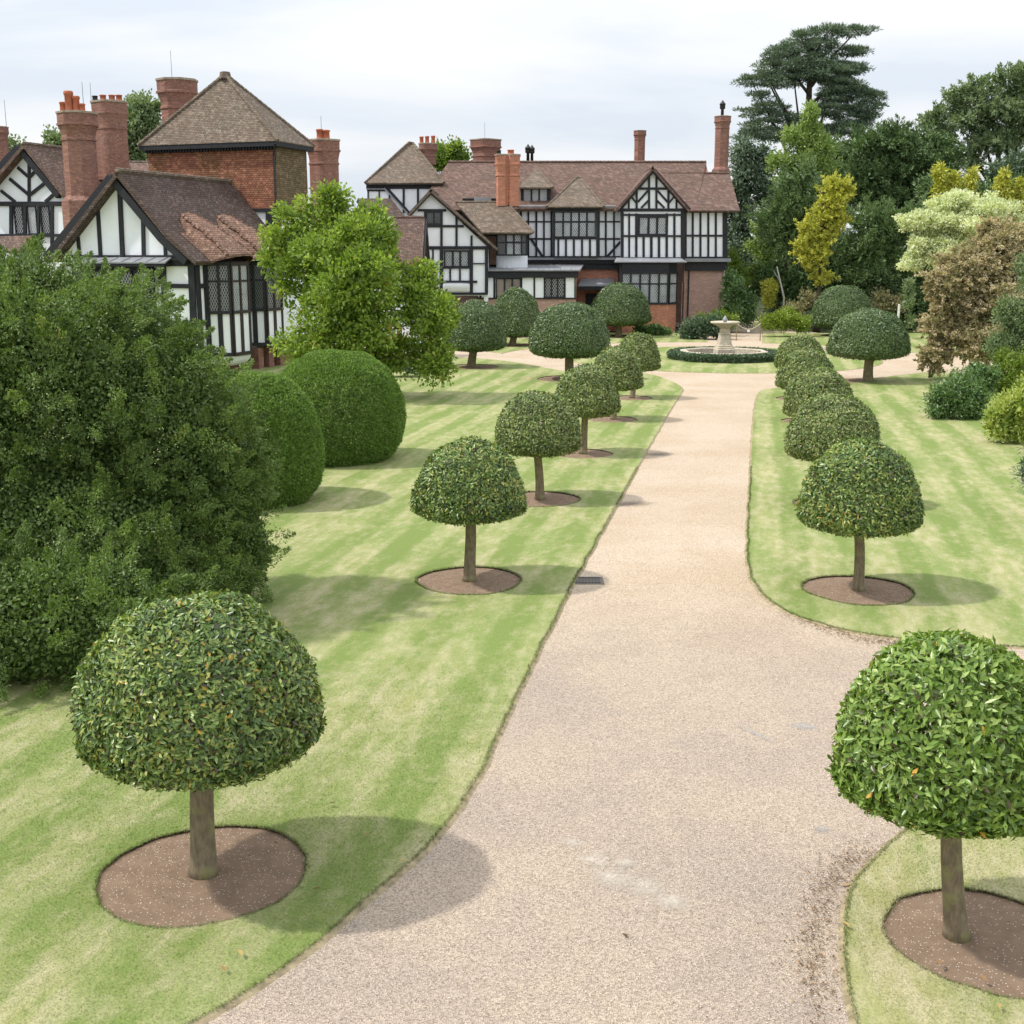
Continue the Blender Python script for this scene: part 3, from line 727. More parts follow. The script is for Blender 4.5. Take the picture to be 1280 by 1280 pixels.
plant('magnolia_tree', [(405, 290, 62, 42), (440, 340, 95, 60, -1), (375, 340, 42, 50), (480, 380, 75, 55, -1.5), (530, 400, 35, 45, -1), (420, 400, 60, 45, -1), (410, 250, 18, 18), (450, 275, 30, 26), (545, 450, 18, 24, -1), (510, 440, 40, 24), (385, 430, 42, 22, -1.2), (440, 445, 55, 22, 0), (475, 300, 12, 24), (350, 310, 22, 26), (555, 390, 12, 22), (520, 350, 28, 26)],
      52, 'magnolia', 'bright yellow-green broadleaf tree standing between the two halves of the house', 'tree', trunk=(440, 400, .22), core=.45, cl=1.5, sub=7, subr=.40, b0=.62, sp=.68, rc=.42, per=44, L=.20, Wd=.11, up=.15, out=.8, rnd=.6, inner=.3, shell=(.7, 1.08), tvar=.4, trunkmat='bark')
plant('laurel_bush', [(508, 455, 24, 10), (490, 452, 18, 9)], 60, 'rhodo_blue', 'low dark bush under the right side of the bright green tree', 'bush', sp=.35, rc=.3, per=20, L=.14, Wd=.06, sub=2)
# behind the left chimneys
plant('broadleaf_tree', [(172, 160, 34, 38), (150, 195, 30, 30), (192, 190, 25, 40), (180, 140, 22, 18)], 110, 'oak', 'broad green tree behind the paired brick chimneys on the left', 'tree', trunk=(172, 190, .5), sp=.9, rc=.8, per=30, L=.34, Wd=.2, tvar=.5)
plant('broadleaf_tree', [(14, 190, 18, 14), (-12, 195, 20, 20), (0, 215, 40, 30)], 110, 'oak', 'tree top showing at the far left edge beside the chimney', 'tree', trunk=(0, 210, .4), sp=.9, rc=.8, per=26, L=.34, Wd=.2)
plant('broadleaf_tree', [(72, 176, 12, 12), (66, 200, 18, 16)], 112, 'oak', 'small tree top just left of the tall octagonal chimney', 'tree', trunk=(70, 190, .4), sp=.9, rc=.7, per=26, L=.34, Wd=.2)
plant('broadleaf_tree', [(565, 192, 20, 17), (552, 205, 20, 22), (576, 205, 14, 16)], 125, 'magnolia', 'green tree top between the hipped tower and the long main roof', 'tree', trunk=(562, 205, .4), sp=.9, rc=.8, per=26, L=.34, Wd=.2, tb=-.15)
# right background
PZ = lambda l: [(900 + x / 3.2, y / 3.2, rx / 3.2, ry / 3.2) + tuple(r) for x, y, rx, ry, *r in l]
plant('pine_tree', PZ([(545, 125, 62, 17), (430, 128, 75, 26), (340, 150, 60, 26), (300, 205, 95, 28), (395, 185, 80, 28), (225, 235, 55, 22), (160, 262, 30, 20), (520, 205, 75, 11), (370, 240, 95, 24), (290, 268, 100, 22), (125, 325, 52, 16), (190, 305, 60, 18), (480, 272, 110, 20), (575, 268, 32, 14), (430, 300, 120, 24), (250, 325, 90, 18), (500, 345, 110, 24), (590, 385, 68, 14), (470, 385, 100, 22), (150, 385, 50, 18), (125, 450, 50, 14), (200, 430, 70, 20), (560, 430, 90, 20), (440, 440, 90, 22), (600, 462, 40, 12), (170, 500, 75, 22), (260, 470, 60, 22), (540, 480, 85, 22), (120, 545, 60, 20), (210, 540, 70, 22), (480, 520, 110, 25), (330, 500, 60, 20)]),
      135, 'pine', 'tall spreading pine with layered branches against the sky', 'tree', trunk=(1017, 55, .55), sub=0, core=0, sp=.88, rc=.8, per=58, L=.45, Wd=.09, up=.30, out=.8, rnd=.5, flat=.26, inner=.3, shell=(.55, 1.05), tvar=.4)
plant('grey_green_tree', PZ([(1180, 330, 110, 60), (1060, 360, 90, 60), (960, 400, 70, 50), (1150, 430, 130, 70), (1010, 480, 130, 60), (870, 490, 55, 55), (1200, 540, 120, 70), (900, 560, 70, 60), (1060, 570, 110, 60), (1250, 300, 60, 50), (1300, 400, 100, 120), (990, 620, 100, 50)]),
      120, 'oak', 'large rounded grey-green tree at the right edge behind the yews', 'tree', trunk=(1262, 150, .8), core=1, b0=.68, sub=6, sp=1.15, rc=1.1, per=44, L=.34, Wd=.13, tvar=.4, hang=.1, spray=.8)
plant('yew_tree', PZ([(590, 590, 130, 50), (720, 580, 120, 50), (820, 600, 100, 60), (600, 680, 120, 80), (740, 690, 130, 90), (560, 780, 90, 90), (690, 800, 120, 90), (850, 700, 110, 90), (800, 850, 120, 110), (880, 620, 60, 50), (700, 545, 40, 20), (620, 560, 50, 25)]),
      112, 'yew', 'dark green feathery yew mass behind the golden and cream trees', 'tree', trunk=(1120, 200, .6), spray=1.1, sp=1.0, rc=1.1, per=60, L=.34, Wd=.10, up=.15, out=.9, rnd=.4, tvar=.35)
plant('dark_conifer', PZ([(90, 620, 70, 60), (120, 720, 90, 70), (80, 820, 90, 90), (70, 950, 80, 110), (160, 650, 70, 60), (200, 800, 60, 90), (60, 1050, 60, 60)]),
      118, 'pine', 'dark evergreen standing directly behind the right end of the house', 'tree', trunk=(930, 200, .5), sp=1.0, rc=.9, per=40, L=.34, Wd=.12, up=-.1, hang=.2, tb=-.1)
plant('lime_tree', PZ([(355, 470, 22, 40), (350, 530, 45, 35), (290, 570, 60, 45), (390, 590, 55, 45), (330, 640, 80, 55), (240, 650, 40, 30), (250, 720, 50, 40), (400, 660, 60, 50), (170, 920, 55, 45), (150, 990, 40, 40), (190, 1030, 40, 35)]),
      108, 'lime', 'pale lime-green tree with a pointed top below the pine', 'tree', trunk=(1010, 170, .3), core=.7, b0=.65, sub=5, sp=.8, rc=.65, per=34, L=.28, Wd=.15, inner=.2, shell=(.5, 1.1))
plant('spreading_yew', PZ([(290, 760, 90, 70), (260, 860, 110, 70), (260, 960, 100, 70), (330, 700, 50, 40), (340, 830, 70, 80), (230, 920, 80, 60)]),
      101, 'yew', 'dark green spreading conifer between the lime-green and golden trees', 'tree', trunk=(985, 250, .3), spray=1.1, sub=2, sp=.85, rc=1.0, per=56, L=.30, Wd=.08, up=.25, rnd=.35, tb=.1)
plant('golden_conifer', PZ([(455, 745, 50, 32), (445, 800, 65, 45), (400, 860, 55, 45), (460, 870, 50, 50), (360, 920, 60, 40), (430, 940, 55, 40), (335, 975, 40, 30), (400, 1010, 50, 35), (375, 1050, 40, 35), (500, 770, 25, 30), (400, 1110, 40, 30), (350, 1020, 40, 40)]),
      96, 'gold', 'golden yellow conifer glowing in front of the dark yews', 'tree', trunk=(1030, 240, .2), spray=1.1, sub=3, sp=.62, rc=.55, per=36, L=.22, Wd=.09, up=.5, inner=.2, shell=(.5, 1.1))
plant('dark_conifer', PZ([(600, 900, 120, 90), (560, 1000, 110, 80), (660, 1000, 110, 100), (520, 1090, 80, 60), (720, 1080, 90, 90), (620, 1110, 120, 60), (740, 900, 90, 80), (450, 1060, 50, 50), (800, 1000, 70, 90)]),
      100, 'yew', 'dark shaggy conifer right of the golden one, above the far clipped dome', 'tree', trunk=(1085, 290, .4), spray=1.1, sub=2, sp=.9, rc=1.1, per=60, L=.34, Wd=.07, up=.3, rnd=.35, tb=.12)
plant('dark_conifer', PZ([(870, 760, 90, 80), (880, 900, 90, 110), (1000, 800, 120, 80), (1150, 790, 110, 80), (850, 1080, 110, 90)]),
      104, 'yew', 'dark evergreen filling the gap behind the cream-leaved tree', 'tree', trunk=(1180, 260, .4), sp=.9, rc=.9, per=36, L=.36, Wd=.12, tb=-.1)
plant('yew_tree', PZ([(450, 620, 110, 60), (480, 720, 130, 90), (420, 830, 140, 100), (560, 700, 100, 100), (300, 800, 120, 120), (350, 950, 160, 120), (700, 900, 160, 120), (880, 860, 120, 120)]),
      126, 'yew', 'dark yew mass seen in the gaps between the pine and the golden conifer', 'tree', trunk=(1040, 200, .5), sp=1.1, rc=1.0, per=40, L=.42, Wd=.14, sub=2, core=3)
def cyp(x, ty, by, w, lab, D=93):
    bl = [(x + random.uniform(-2, 2), y, w * (.35 + .65 * (y - ty) / (by - ty)), 9) for y in np.linspace(ty + 6, by, 6)]
    plant('golden_cypress', bl, D, 'gold', lab, 'conifer', trunk=(x, ty + 10, .1), sub=0, sp=.4, rc=.36, per=26, L=.26, Wd=.07, hang=.8, tb=-.05, shell=(.4, 1.15))
cyp(1176, 208, 262, 12, 'tallest yellow-green cypress tip left of the cream tree top')
cyp(1193, 216, 262, 7, 'slim yellow-green cypress tip just right of the tallest one')
cyp(1214, 212, 262, 7, 'yellow cypress tip above the middle of the cream tree')
cyp(1254, 216, 268, 15, 'wide drooping yellow cypress above the copper tree')
cyp(1276, 226, 280, 8, 'yellow cypress tip at the right edge')
plant('silver_tree', PZ([(1110, 690, 60, 50), (1200, 660, 60, 60), (1160, 720, 80, 40)]), 106, 'rhodo_blue', 'silvery green tree top behind the yellow cypresses', 'tree', trunk=(1255, 225, .2), sp=.8, rc=.7, per=30, L=.28, Wd=.14, tb=.2)
plant('cream_tree', [(1195, 258, 50, 20), (1160, 285, 35, 25, -1), (1215, 280, 55, 30, -1.5), (1245, 262, 28, 20), (1150, 310, 24, 20, -1.5), (1185, 310, 35, 22, -2), (1138, 330, 12, 9, -2), (1270, 280, 20, 20)],
      78, 'cream', 'cream and green variegated tree with a rounded pale crown', 'tree', trunk=(1195, 300, .2), core=.8, b0=.7, sub=5, sp=.5, rc=.40, per=36, L=.17, Wd=.11, up=.1, inner=.2, shell=(.55, 1.06), flat=.6)
plant('copper_tree', [(1255, 300, 46, 30), (1225, 330, 50, 38, -.5), (1195, 360, 42, 38, -1), (1250, 370, 60, 50, -1), (1180, 405, 32, 32, -1), (1225, 420, 50, 35, -1.5), (1170, 440, 22, 26, -1), (1285, 340, 40, 60)],
      60, 'copper', 'coppery brown-leaved tree drooping to the ground at the right', 'tree', trunk=(1225, 380, .22), cl=1.6, b0=.84, sub=5, spray=.9, sp=.46, rc=.42, per=56, L=.12, Wd=.08, up=.0, hang=.25, inner=.2, flat=.6, shell=(.7, 1.08), tvar=.6)
plant('green_shrub', [(1274, 400, 30, 40), (1292, 340, 24, 44), (1252, 430, 24, 20), (1287, 432, 36, 36)], 54, 'oak', 'loose grey-green shrub growing through the copper tree', 'shrub', sp=.4, rc=.36, per=34, L=.11, Wd=.055, tb=-.05, tvar=.5, sub=2)
plant('rhododendron_bush', [(1197, 495, 42, 36), (1222, 478, 30, 22, 1), (1180, 505, 26, 24), (1215, 508, 28, 22)], 44.5, 'rhodo', 'rounded glossy green bush at the right lawn edge', 'bush', sp=.33, rc=.28, per=34, L=.12, Wd=.05, up=.2, tvar=.4, sub=2)
plant('mixed_bush', [(1262, 465, 34, 28), (1285, 480, 30, 40), (1245, 480, 16, 20)], 46.5, 'acid', 'yellow-green flowering bush behind the variegated one', 'bush', sp=.36, rc=.3, per=30, L=.11, Wd=.05, tb=-.2, tvar=.8, sub=2)
plant('variegated_bush', [(1268, 520, 38, 36), (1295, 505, 40, 50), (1250, 535, 22, 20)], 38.5, 'varieg', 'yellow variegated bush at the right edge of the lawn', 'bush', sp=.3, rc=.25, per=34, L=.12, Wd=.05, tvar=.6, sub=2)
plant('conifer_branch', [(1290, 590, 18, 26), (1310, 560, 30, 50)], 27, 'pine', 'needled conifer branches reaching in at the right edge', 'conifer', trunk=(1335, 480, .12), sp=.22, rc=.2, per=30, L=.10, Wd=.02, out=.9, hang=.3, sub=2)
# near the fountain and path
plant('rhododendron_bush', [(872, 412, 24, 14), (888, 408, 20, 14), (860, 418, 14, 9), (902, 415, 12, 10)], 87.5, 'rhodo_blue', 'blue-green bush at the foot of the pale brick wall', 'bush', sp=.5, rc=.42, per=28, L=.22, Wd=.09, sub=2)
plant('spurge_bush', [(898, 396, 17, 9), (880, 402, 12, 8), (912, 402, 8, 7)], 91, 'acid', 'bright green low bush behind the fountain bowl', 'bush', sp=.5, rc=.4, per=26, L=.2, Wd=.08, tb=-.25, sub=2)
plant('dark_bush', [(925, 385, 20, 28), (915, 365, 16, 26), (935, 392, 12, 20), (910, 395, 12, 16)], 95, 'rhodo', 'tall dark rounded bush at the house corner beside the path', 'bush', sp=.6, rc=.5, per=34, L=.2, Wd=.09, tb=-.35, sub=2)
plant('green_shrub', [(915, 335, 10, 26), (925, 350, 10, 16), (945, 342, 14, 7)], 101, 'acid', 'bright green shrub behind the house corner', 'shrub', sp=.6, rc=.5, per=26, L=.22, Wd=.11, tb=-.3, sub=2)
plant('clipped_hedge', [(940, 360, 16, 16), (948, 362, 12, 16), (932, 366, 10, 18)], 108, 'holly', 'dark clipped hedge at the end of the garden path', 'hedge', sp=.6, rc=.5, per=34, L=.2, Wd=.1, sub=2)
plant('golden_conifer', [(961, 366, 6, 18), (965, 358, 6, 10), (960, 378, 7, 8)], 99, 'gold', 'small golden upright conifer beside the path', 'conifer', sp=.4, rc=.32, per=26, L=.16, Wd=.07, sub=2)
plant('laurel_shrub', [(985, 365, 26, 22), (1010, 350, 30, 22), (975, 385, 22, 14), (1000, 375, 30, 20), (1040, 345, 30, 24), (965, 340, 20, 16)], 101, 'rhodo', 'dark green laurel thicket behind the yellow-green bush', 'shrub', sp=.7, rc=.6, per=32, L=.24, Wd=.11, tb=-.15, sub=2)
plant('brown_shrub', [(990, 388, 22, 9), (1012, 375, 14, 12), (1115, 385, 14, 18), (1100, 375, 14, 14)], 96, 'copper', 'thin brownish shrub at the back of the far lawn', 'shrub', sp=.6, rc=.5, per=18, L=.2, Wd=.09, tb=-.25, sub=2)
plant('dark_thicket', [(1130, 380, 30, 34), (1150, 360, 24, 30), (1100, 350, 30, 30), (1165, 395, 20, 30)], 99, 'yew', 'deep shaded evergreen thicket behind the young sapling', 'thicket', sp=.7, rc=.6, per=34, L=.26, Wd=.1, tb=-.25)
plant('leafy_sapling', [(1135, 375, 7, 16), (1137, 400, 6, 10), (1134, 358, 5, 9)], 88, 'oak', 'thin leafy sapling beside a white stake', 'sapling', trunk=(1135, 365, .05), sp=.5, rc=.35, per=14, L=.16, Wd=.08, sub=2)
plant('euphorbia_bush', [(975, 402, 22, 12), (1000, 405, 18, 9), (958, 405, 10, 9), (985, 394, 12, 7)], 90, 'acid', 'low yellow-green bush on the lawn right of the path', 'bush', sp=.45, rc=.38, per=28, L=.2, Wd=.08, sub=2)
plant('low_shrub', [(812, 413, 18, 6), (828, 416, 10, 4), (798, 416, 8, 4)], 91.5, 'rhodo', 'low spreading green shrub under the brick bay window', 'shrub', sp=.4, rc=.3, per=24, L=.2, Wd=.08, sub=2)
# bare pale stem among the laurels and a white stake
mb = MB(); a = PY(980, 372, 98); b = PY(971, 333, 98); mb.tube([Vector((a.x, a.y, 0)), a, b], [.10, .08, .05], 7); mb.tube([a.lerp(b, .5), a.lerp(b, .5) + Vector((-.6, 0, .9))], [.04, .02], 5)
tag(obj('bare_tree', mb, MAT['bark_pale'], smooth=True), 'pale bare leaning trunk among the dark laurels by the path', 'tree')
mb = MB(); a = PY(1124, 381, 87); mb.tube([Vector((a.x, 87, 0)), a, a + Vector((0, 0, .05))], [.09, .085, .05], 8)
tag(obj('white_stake', mb, plain('white_paint', (.7, .7, .68))), 'white wooden stake standing beside the young sapling', 'stake')
# distant woodland closing the horizon
bl = []
for i in range(46):
    x = -150 + i * 7.5; y = 178 + 14 * math.sin(i * 1.7); bl.append((Vector((x, y, 3.5 + 1.4 * math.sin(i * 2.3))), 7, 5, 5))
r, n = clumpy('woodland', bl, 'oak', 'distant belt of woodland closing the horizon', 'woodland', Vector((0, 178, 0)), sp=2.2, rc=1.8, per=22, L=.8, Wd=.5)
r['kind'] = 'stuff'; NLEAF += n

# ------------------------------------------------------------------ grass blades, litter
def blades():
    Ps = []
    for (poly, hs), (x0, x1, y0, y1) in ((LAWNS[0], (-9, 4, 7.2, 17)), (LAWNS[2], (3, 7.5, 7.2, 12.5)), (LAWNS[1], (4, 14, 16, 19))):
        n = int((x1 - x0) * (y1 - y0) * 4200); P = np.stack([RNG.uniform(x0, x1, n), RNG.uniform(y0, y1, n)], 1)
        P = P[RNG.random(n) < np.clip((17.5 - P[:, 1]) / 6, 0, 1)]
        P = P[np.abs(P[:, 0]) < P[:, 1] * .47 + .5]
        xs = [p[0] for p in poly]; k = pip(P, poly)
        for h in hs: k &= ~pip(P, h)
        Ps.append(P[k])
    E = []
    for poly, hs in LAWNS:
        for lp in [poly] + hs:
            L_ = np.array(lp); N_ = np.roll(L_, -1, 0); mid = (L_ + N_) / 2; seg = np.linalg.norm(N_ - L_, axis=1)
            ok = (mid[:, 1] < 34) & (mid[:, 1] > 7) & (np.abs(mid[:, 0]) < mid[:, 1] * .47 + 1) & (seg < .5)
            for A_, B_, s_, y_ in zip(L_[ok], N_[ok], seg[ok], mid[ok, 1]):
                m = int(s_ * 420 * min(1, 14 / y_)) + 1; q = RNG.random((m, 1)); E.append(A_ * (1 - q) + B_ * q + RNG.normal(0, .012, (m, 2)))
    E = np.concatenate(E); ne = len(E); Ps.append(E)
    P = np.concatenate(Ps); n = len(P)
    a = RNG.uniform(0, 2 * math.pi, n); k = np.clip(P[:, 1] / 10, 1, 2.2); h = RNG.uniform(.006, .017, n) * np.sqrt(k); w = .0026 * k; 
    h[-ne:] *= 1.8; w[-ne:] *= 1.3
    lean = RNG.normal(0, .6, (n, 2)) * h[:, None]
    V = np.zeros((n, 3, 3)); dx = np.cos(a) * w; dy = np.sin(a) * w
    V[:, 0, 0] = P[:, 0] - dx; V[:, 0, 1] = P[:, 1] - dy; V[:, 1, 0] = P[:, 0] + dx; V[:, 1, 1] = P[:, 1] + dy
    sw = np.cos(a) < 0   # keep every blade's face turned the same way
    V[sw] = V[sw][:, [1, 0, 2]]
    V[:, :2, 2] = LZ - .004; V[:, 2, :2] = P + lean; V[:, 2, 2] = LZ + h
    me = bpy.data.meshes.new('grass'); me.vertices.add(n * 3); me.vertices.foreach_set('co', V.astype(np.float32).ravel())
    me.loops.add(n * 3); me.polygons.add(n); me.loops.foreach_set('vertex_index', np.arange(n * 3, dtype=np.int32))
    me.polygons.foreach_set('loop_start', (np.arange(n) * 3).astype(np.int32)); me.polygons.foreach_set('loop_total', np.full(n, 3, np.int32))
    me.update(); me.materials.append(MAT['lawn'])
    nr = unit(np.repeat(RNG.normal(0, .28, (n, 3)) + np.array([0, 0, 1.0]), 3, 0)); me.polygons.foreach_set('use_smooth', np.ones(n, bool)); me.normals_split_custom_set(nr.tolist())
    o = link('grass', me); kind(o, 'stuff'); tag(o, 'short mown grass blades covering the nearest lawns', 'grass'); print('blades', n)
blades()
MAT['litter'] = leafmat('litter', lf((.07, .045, .03), (.16, .10, .055), (.30, .17, .08), (.5, .38, .15)), .7, .1, .2)
def litter(paths, n, spread, z, name, label, size=(.03, .06)):
    Ps = []
    for pts in paths:
        pts = np.array(gp(pts)); seg = RNG.integers(0, len(pts) - 1, n); q = RNG.random((n, 1))
        Ps.append(pts[seg] * (1 - q) + pts[seg + 1] * q + RNG.normal(0, 1, (n, 2)) * spread)
    P = np.concatenate(Ps); m = len(P); P3 = np.concatenate([P, np.full((m, 1), z)], 1)
    D = rdir(m); D[:, 2] = np.abs(D[:, 2]) * .15
    o = leaf_mesh(name, P3, D, rdir(m) * .3 + np.array([0, 0, 1]), RNG.uniform(*size, m), RNG.uniform(size[0] * .4, size[1] * .4, m), RNG.beta(1.5, 2.5, m), MAT['litter'], None, .3)
    kind(o, 'stuff'); tag(o, label, 'leaf litter')
litter([[(985, 768), (1030, 784), (1080, 800), (1128, 806), (1160, 812)]], 900, .13, .012, 'leaf_litter', 'dark dried leaves gathered along the curved lawn edge on the right', (.025, .05))
litter([[(1095, 1060), (1060, 1085), (1035, 1115), (1022, 1160), (1018, 1240)]], 500, .16, .014, 'leaf_litter', 'scattered brown leaf fragments beside the near right verge', (.02, .05))
litter([[(1085, 1060), (1050, 1085), (1030, 1110), (1015, 1160), (1012, 1200), (1018, 1240), (1022, 1290)]], 700, .07, .012, 'leaf_litter', 'dried leaf fragments along the near right drive edge', (.015, .035))
FL = [(497, 417 + 660, .9), (303, 1196, .9), (462, 1042, .6), (390, 1112, .35), (1236, 1228, .7), (925 * .4 + 880, 1255, .9), (1015, 600, .4), (282, 1215, .7), (354, 1122, .3), (1052, 1100, .8), (785, 1165, .2), (345, 1050, .6), (410, 1005, .3), (1064, 1160, .9), (1175, 1200, .7)]
for i, (x, y, t) in enumerate(FL):
    p = G(x, y, .07); k = pip(np.array([[p.x, p.y]]), left_poly)[0] or pip(np.array([[p.x, p.y]]), near_poly)[0]
    z = .075 if k else .012
    o = leaf_mesh('fallen_leaf', np.array([[p.x, p.y, z]]), np.array([[math.cos(i * 2.1), math.sin(i * 2.1), .1]]), np.array([[0, .1, 1.]]), .10, .042, np.array([t]), MAT['litter'], None, .25)
    tag(o, 'small curled fallen leaf lying on the nearby grass or gravel', 'leaf', 'fallen leaves near the camera')
litter([[(255, 1060), (180, 1090), (150, 1120), (330, 1120), (300, 1075)]], 26, .35, .06, 'leaf_litter', 'few pale fallen leaves on the nearest left soil circle', (.03, .06))

MAT['stones'] = leafmat('stones', lf((.26, .22, .19), (.45, .37, .30), (.62, .53, .44), (.75, .70, .62)), .85, 0, .2)
n = 46000; q = np.stack([RNG.uniform(-3.5, 6.5, n), 7.3 + RNG.random(n) ** 1.3 * 16], 1); k = np.abs(q[:, 0]) < q[:, 1] * .46 + .3
for poly, hs in LAWNS[:3]: k &= ~pip(q, poly)
q = q[k]; n = len(q); d = rdir(n); d[:, 2] = np.abs(d[:, 2]) * .5
o = leaf_mesh('loose_gravel', np.concatenate([q, np.full((n, 1), .006)], 1), d, rdir(n) * .5 + np.array([0, 0, 1]), RNG.uniform(.009, .018, n), RNG.uniform(.008, .014, n), RNG.beta(2, 2, n), MAT['stones'], None, .35)
kind(o, 'stuff'); tag(o, 'loose pale gravel stones lying on the near drive', 'gravel')
litter([[(1130, 1165), (1200, 1150), (1270, 1180), (1290, 1215), (1160, 1200), (1230, 1210)]], 10, .12, .04, 'leaf_litter', 'few pale fallen leaves on the soil circle at the right edge', (.02, .05))
# drain cover
p = G(733, 726); mb = MB(); mb.box((p.x - .26, p.y - .2, 0), (p.x + .26, p.y - .16, .02)); mb.box((p.x - .26, p.y + .16, 0), (p.x + .26, p.y + .2, .02))
for k in range(9): mb.box((p.x - .26 + k * .06, p.y - .158, .001), (p.x - .235 + k * .06, p.y + .158, .017))
dr = thing('drain_cover', (p.x, p.y, 0), 'small iron drain grating at the left edge of the drive', 'drain'); obj('grating', mb, MAT['iron'], dr)
mb = MB(); mb.box((p.x - .32, p.y - .26, 0), (p.x + .32, p.y + .26, .010)); obj('surround', mb, plain('wet_concrete', (.16, .14, .12), .9), dr)

# ------------------------------------------------------------------ fountain
fc = Vector((CIRC[0] + .1, 70.6, 0)); ft = thing('fountain', fc, 'pale stone fountain with a shallow bowl on a carved pedestal in an octagonal basin', 'fountain')
octa = [(math.cos(math.radians(22.5 + 45 * k)), math.sin(math.radians(22.5 + 45 * k))) for k in range(8)]
mb = MB(); prof = [(0.05, 2.5), (.34, 2.5), (.36, 2.64), (.46, 2.66), (.50, 2.6), (.50, 2.3), (.46, 2.27), (.12, 2.27)]
n = 8; vs = [Vector((fc.x + x * k, fc.y + y * k, z)) for z, k in prof for x, y in octa]
fs = [(i * n + k, i * n + (k + 1) % n, (i + 1) * n + (k + 1) % n, (i + 1) * n + k) for i in range(len(prof) - 1) for k in range(n)]; fs.append(tuple(range(7 * n, 8 * n)))
mb.add(vs, fs); obj('basin', mb, MAT['stone'], ft)
mb = MB(); cir = [(math.cos(2 * math.pi * k / 28), math.sin(2 * math.pi * k / 28)) for k in range(28)]
mb.loft(fc, [(x * 2.3, y * 2.3) for x, y in octa], [(.13, 1), (.16, 1)]); obj('water', mb, plain('murky_water', (.05, .045, .03), .1, .6), ft)
sq = [(-1, -1), (-.72, -1.0), (.72, -1), (1, -1), (1, 1), (-1, 1)]
sq = [(-1, -.8), (-.8, -1), (.8, -1), (1, -.8), (1, .8), (.8, 1), (-.8, 1), (-1, .8)]
z8 = PY(906, 402, 70.6).z
mb = MB(); mb.loft(fc, sq, [(.12, .56), (.60, .56), (.63, .50), (.70, .50), (.73, .43), (.80, .44), (.86, .40), (1.2, .34), (1.5, .29), (z8 - .85, .26), (z8 - .78, .31), (z8 - .70, .34), (z8 - .64, .27), (z8 - .38, .25)])
obj('pedestal', mb, MAT['stone'], ft)
mb = MB(); mb.loft(fc, cir, [(z8 - .40, .28), (z8 - .3, .38), (z8 - .17, .62), (z8 - .11, .8), (z8 - .05, .85), (z8, .845), (z8 + .01, .78), (z8 - .06, .66), (z8 - .12, .3)]); obj('bowl', mb, MAT['stone'], ft, True)
mb = MB(); mb.loft(fc, cir[::2], [(z8 - .1, .14), (z8 + .02, .10), (z8 + .08, .17), (z8 + .18, .12), (z8 + .30, .06), (z8 + .34, .02)]); obj('finial', mb, MAT['lead'], ft, True)
# low box edging round the basin
nn = 26000; a = RNG.uniform(0, 2 * math.pi, nn); w = RNG.uniform(-1, 1, nn); oc = math.cos(math.pi / 8) / np.cos((a % (math.pi / 4)) - math.pi / 8)
hh = RNG.random(nn); rr = (3.02 + w * .3) * (oc * .6 + .4); P = np.stack([fc.x + rr * np.cos(a), fc.y + rr * np.sin(a), .05 + .36 * np.where(RNG.random(nn) < .5, hh, 1.0) * (1 - .25 * w ** 4)], 1)
P += RNG.normal(0, .03, P.shape); hd = thing('box_edging', (fc.x, fc.y, 0), 'low clipped green edging ringing the fountain basin', 'hedge')
leaf_mesh('foliage', P, rdir(nn) + np.array([0, 0, .6]), rdir(nn) + np.array([0, -.2, .6]), .13, .06, RNG.beta(2, 2, nn), MAT['rhodo_blue'], hd)
# rope barrier across the path
rb = thing('rope_barrier', (PY(935, 415, 86).x, 86, 0), 'pale sagging rope between two short posts across the garden path', 'barrier')
a = PY(921, 404, 86); b = PY(951, 404, 86); pts = [a.lerp(b, q) - Vector((0, 0, .42 * (1 - (2 * q - 1) ** 2))) for q in np.linspace(0, 1, 13)]
mb = MB(); mb.tube(pts, [.03] * 13, 6); obj('rope', mb, MAT['stone'], rb, True)
for q in (a, b):
    mb = MB(); mb.tube([Vector((q.x, q.y, 0)), Vector((q.x, q.y, q.z + .04)), Vector((q.x, q.y, q.z + .1))], [.035, .03, .015], 8); obj('post', mb, MAT['bark'], rb)
mb = MB(); m_ = pts[6]; mb.box((m_.x - .09, m_.y - .012, m_.z - .2), (m_.x + .09, m_.y + .012, m_.z - .03)); obj('tag', mb, MAT['plaster'], rb)
# ------------------------------------------------------------------ house parts
BUMP = [0]
def eps():
    BUMP[0] = (BUMP[0] + 1) % 23; return BUMP[0] * .0021
def wall(par, pl, mp, pts, mat='plaster', th=.3, name='wall', o=0.0):
    mb = MB(); mb.ppoly(pl, [pl.hit(mp(*p)) for p in pts], o - th, o); return obj(name, mb, MAT[mat], par)
def wallz(par, pl, mp, x0, x1, ytop, z0=0.0, mat='brick_pink', th=.3, o=0.0, name='wall'):
    a = pl.hit(mp(x0, ytop)); b = pl.hit(mp(x1, ytop)); mb = MB(); mb.pbox(pl, a[0], b[0], z0, max(a[1], b[1]), o - th, o); return obj(name, mb, MAT[mat], par)
def frame(par, pl, mp, lines, k, o=.07, mat='timber', name='timber_frame', o0=-.02):
    mb = MB()
    for (x0, y0, x1, y1, w) in lines:
        a = mp(x0, y0); b = mp(x1, y1); m = pl.px(a)
        mb.pbeam(pl, pl.hit(a), pl.hit(b), w / k * m, o0, o + eps())
    return obj(name, mb, MAT[mat], par)
def H(y, x0, x1, w): return (x0, y, x1, y, w)
def V(x, y0, y1, w): return (x, y0, x, y1, w)
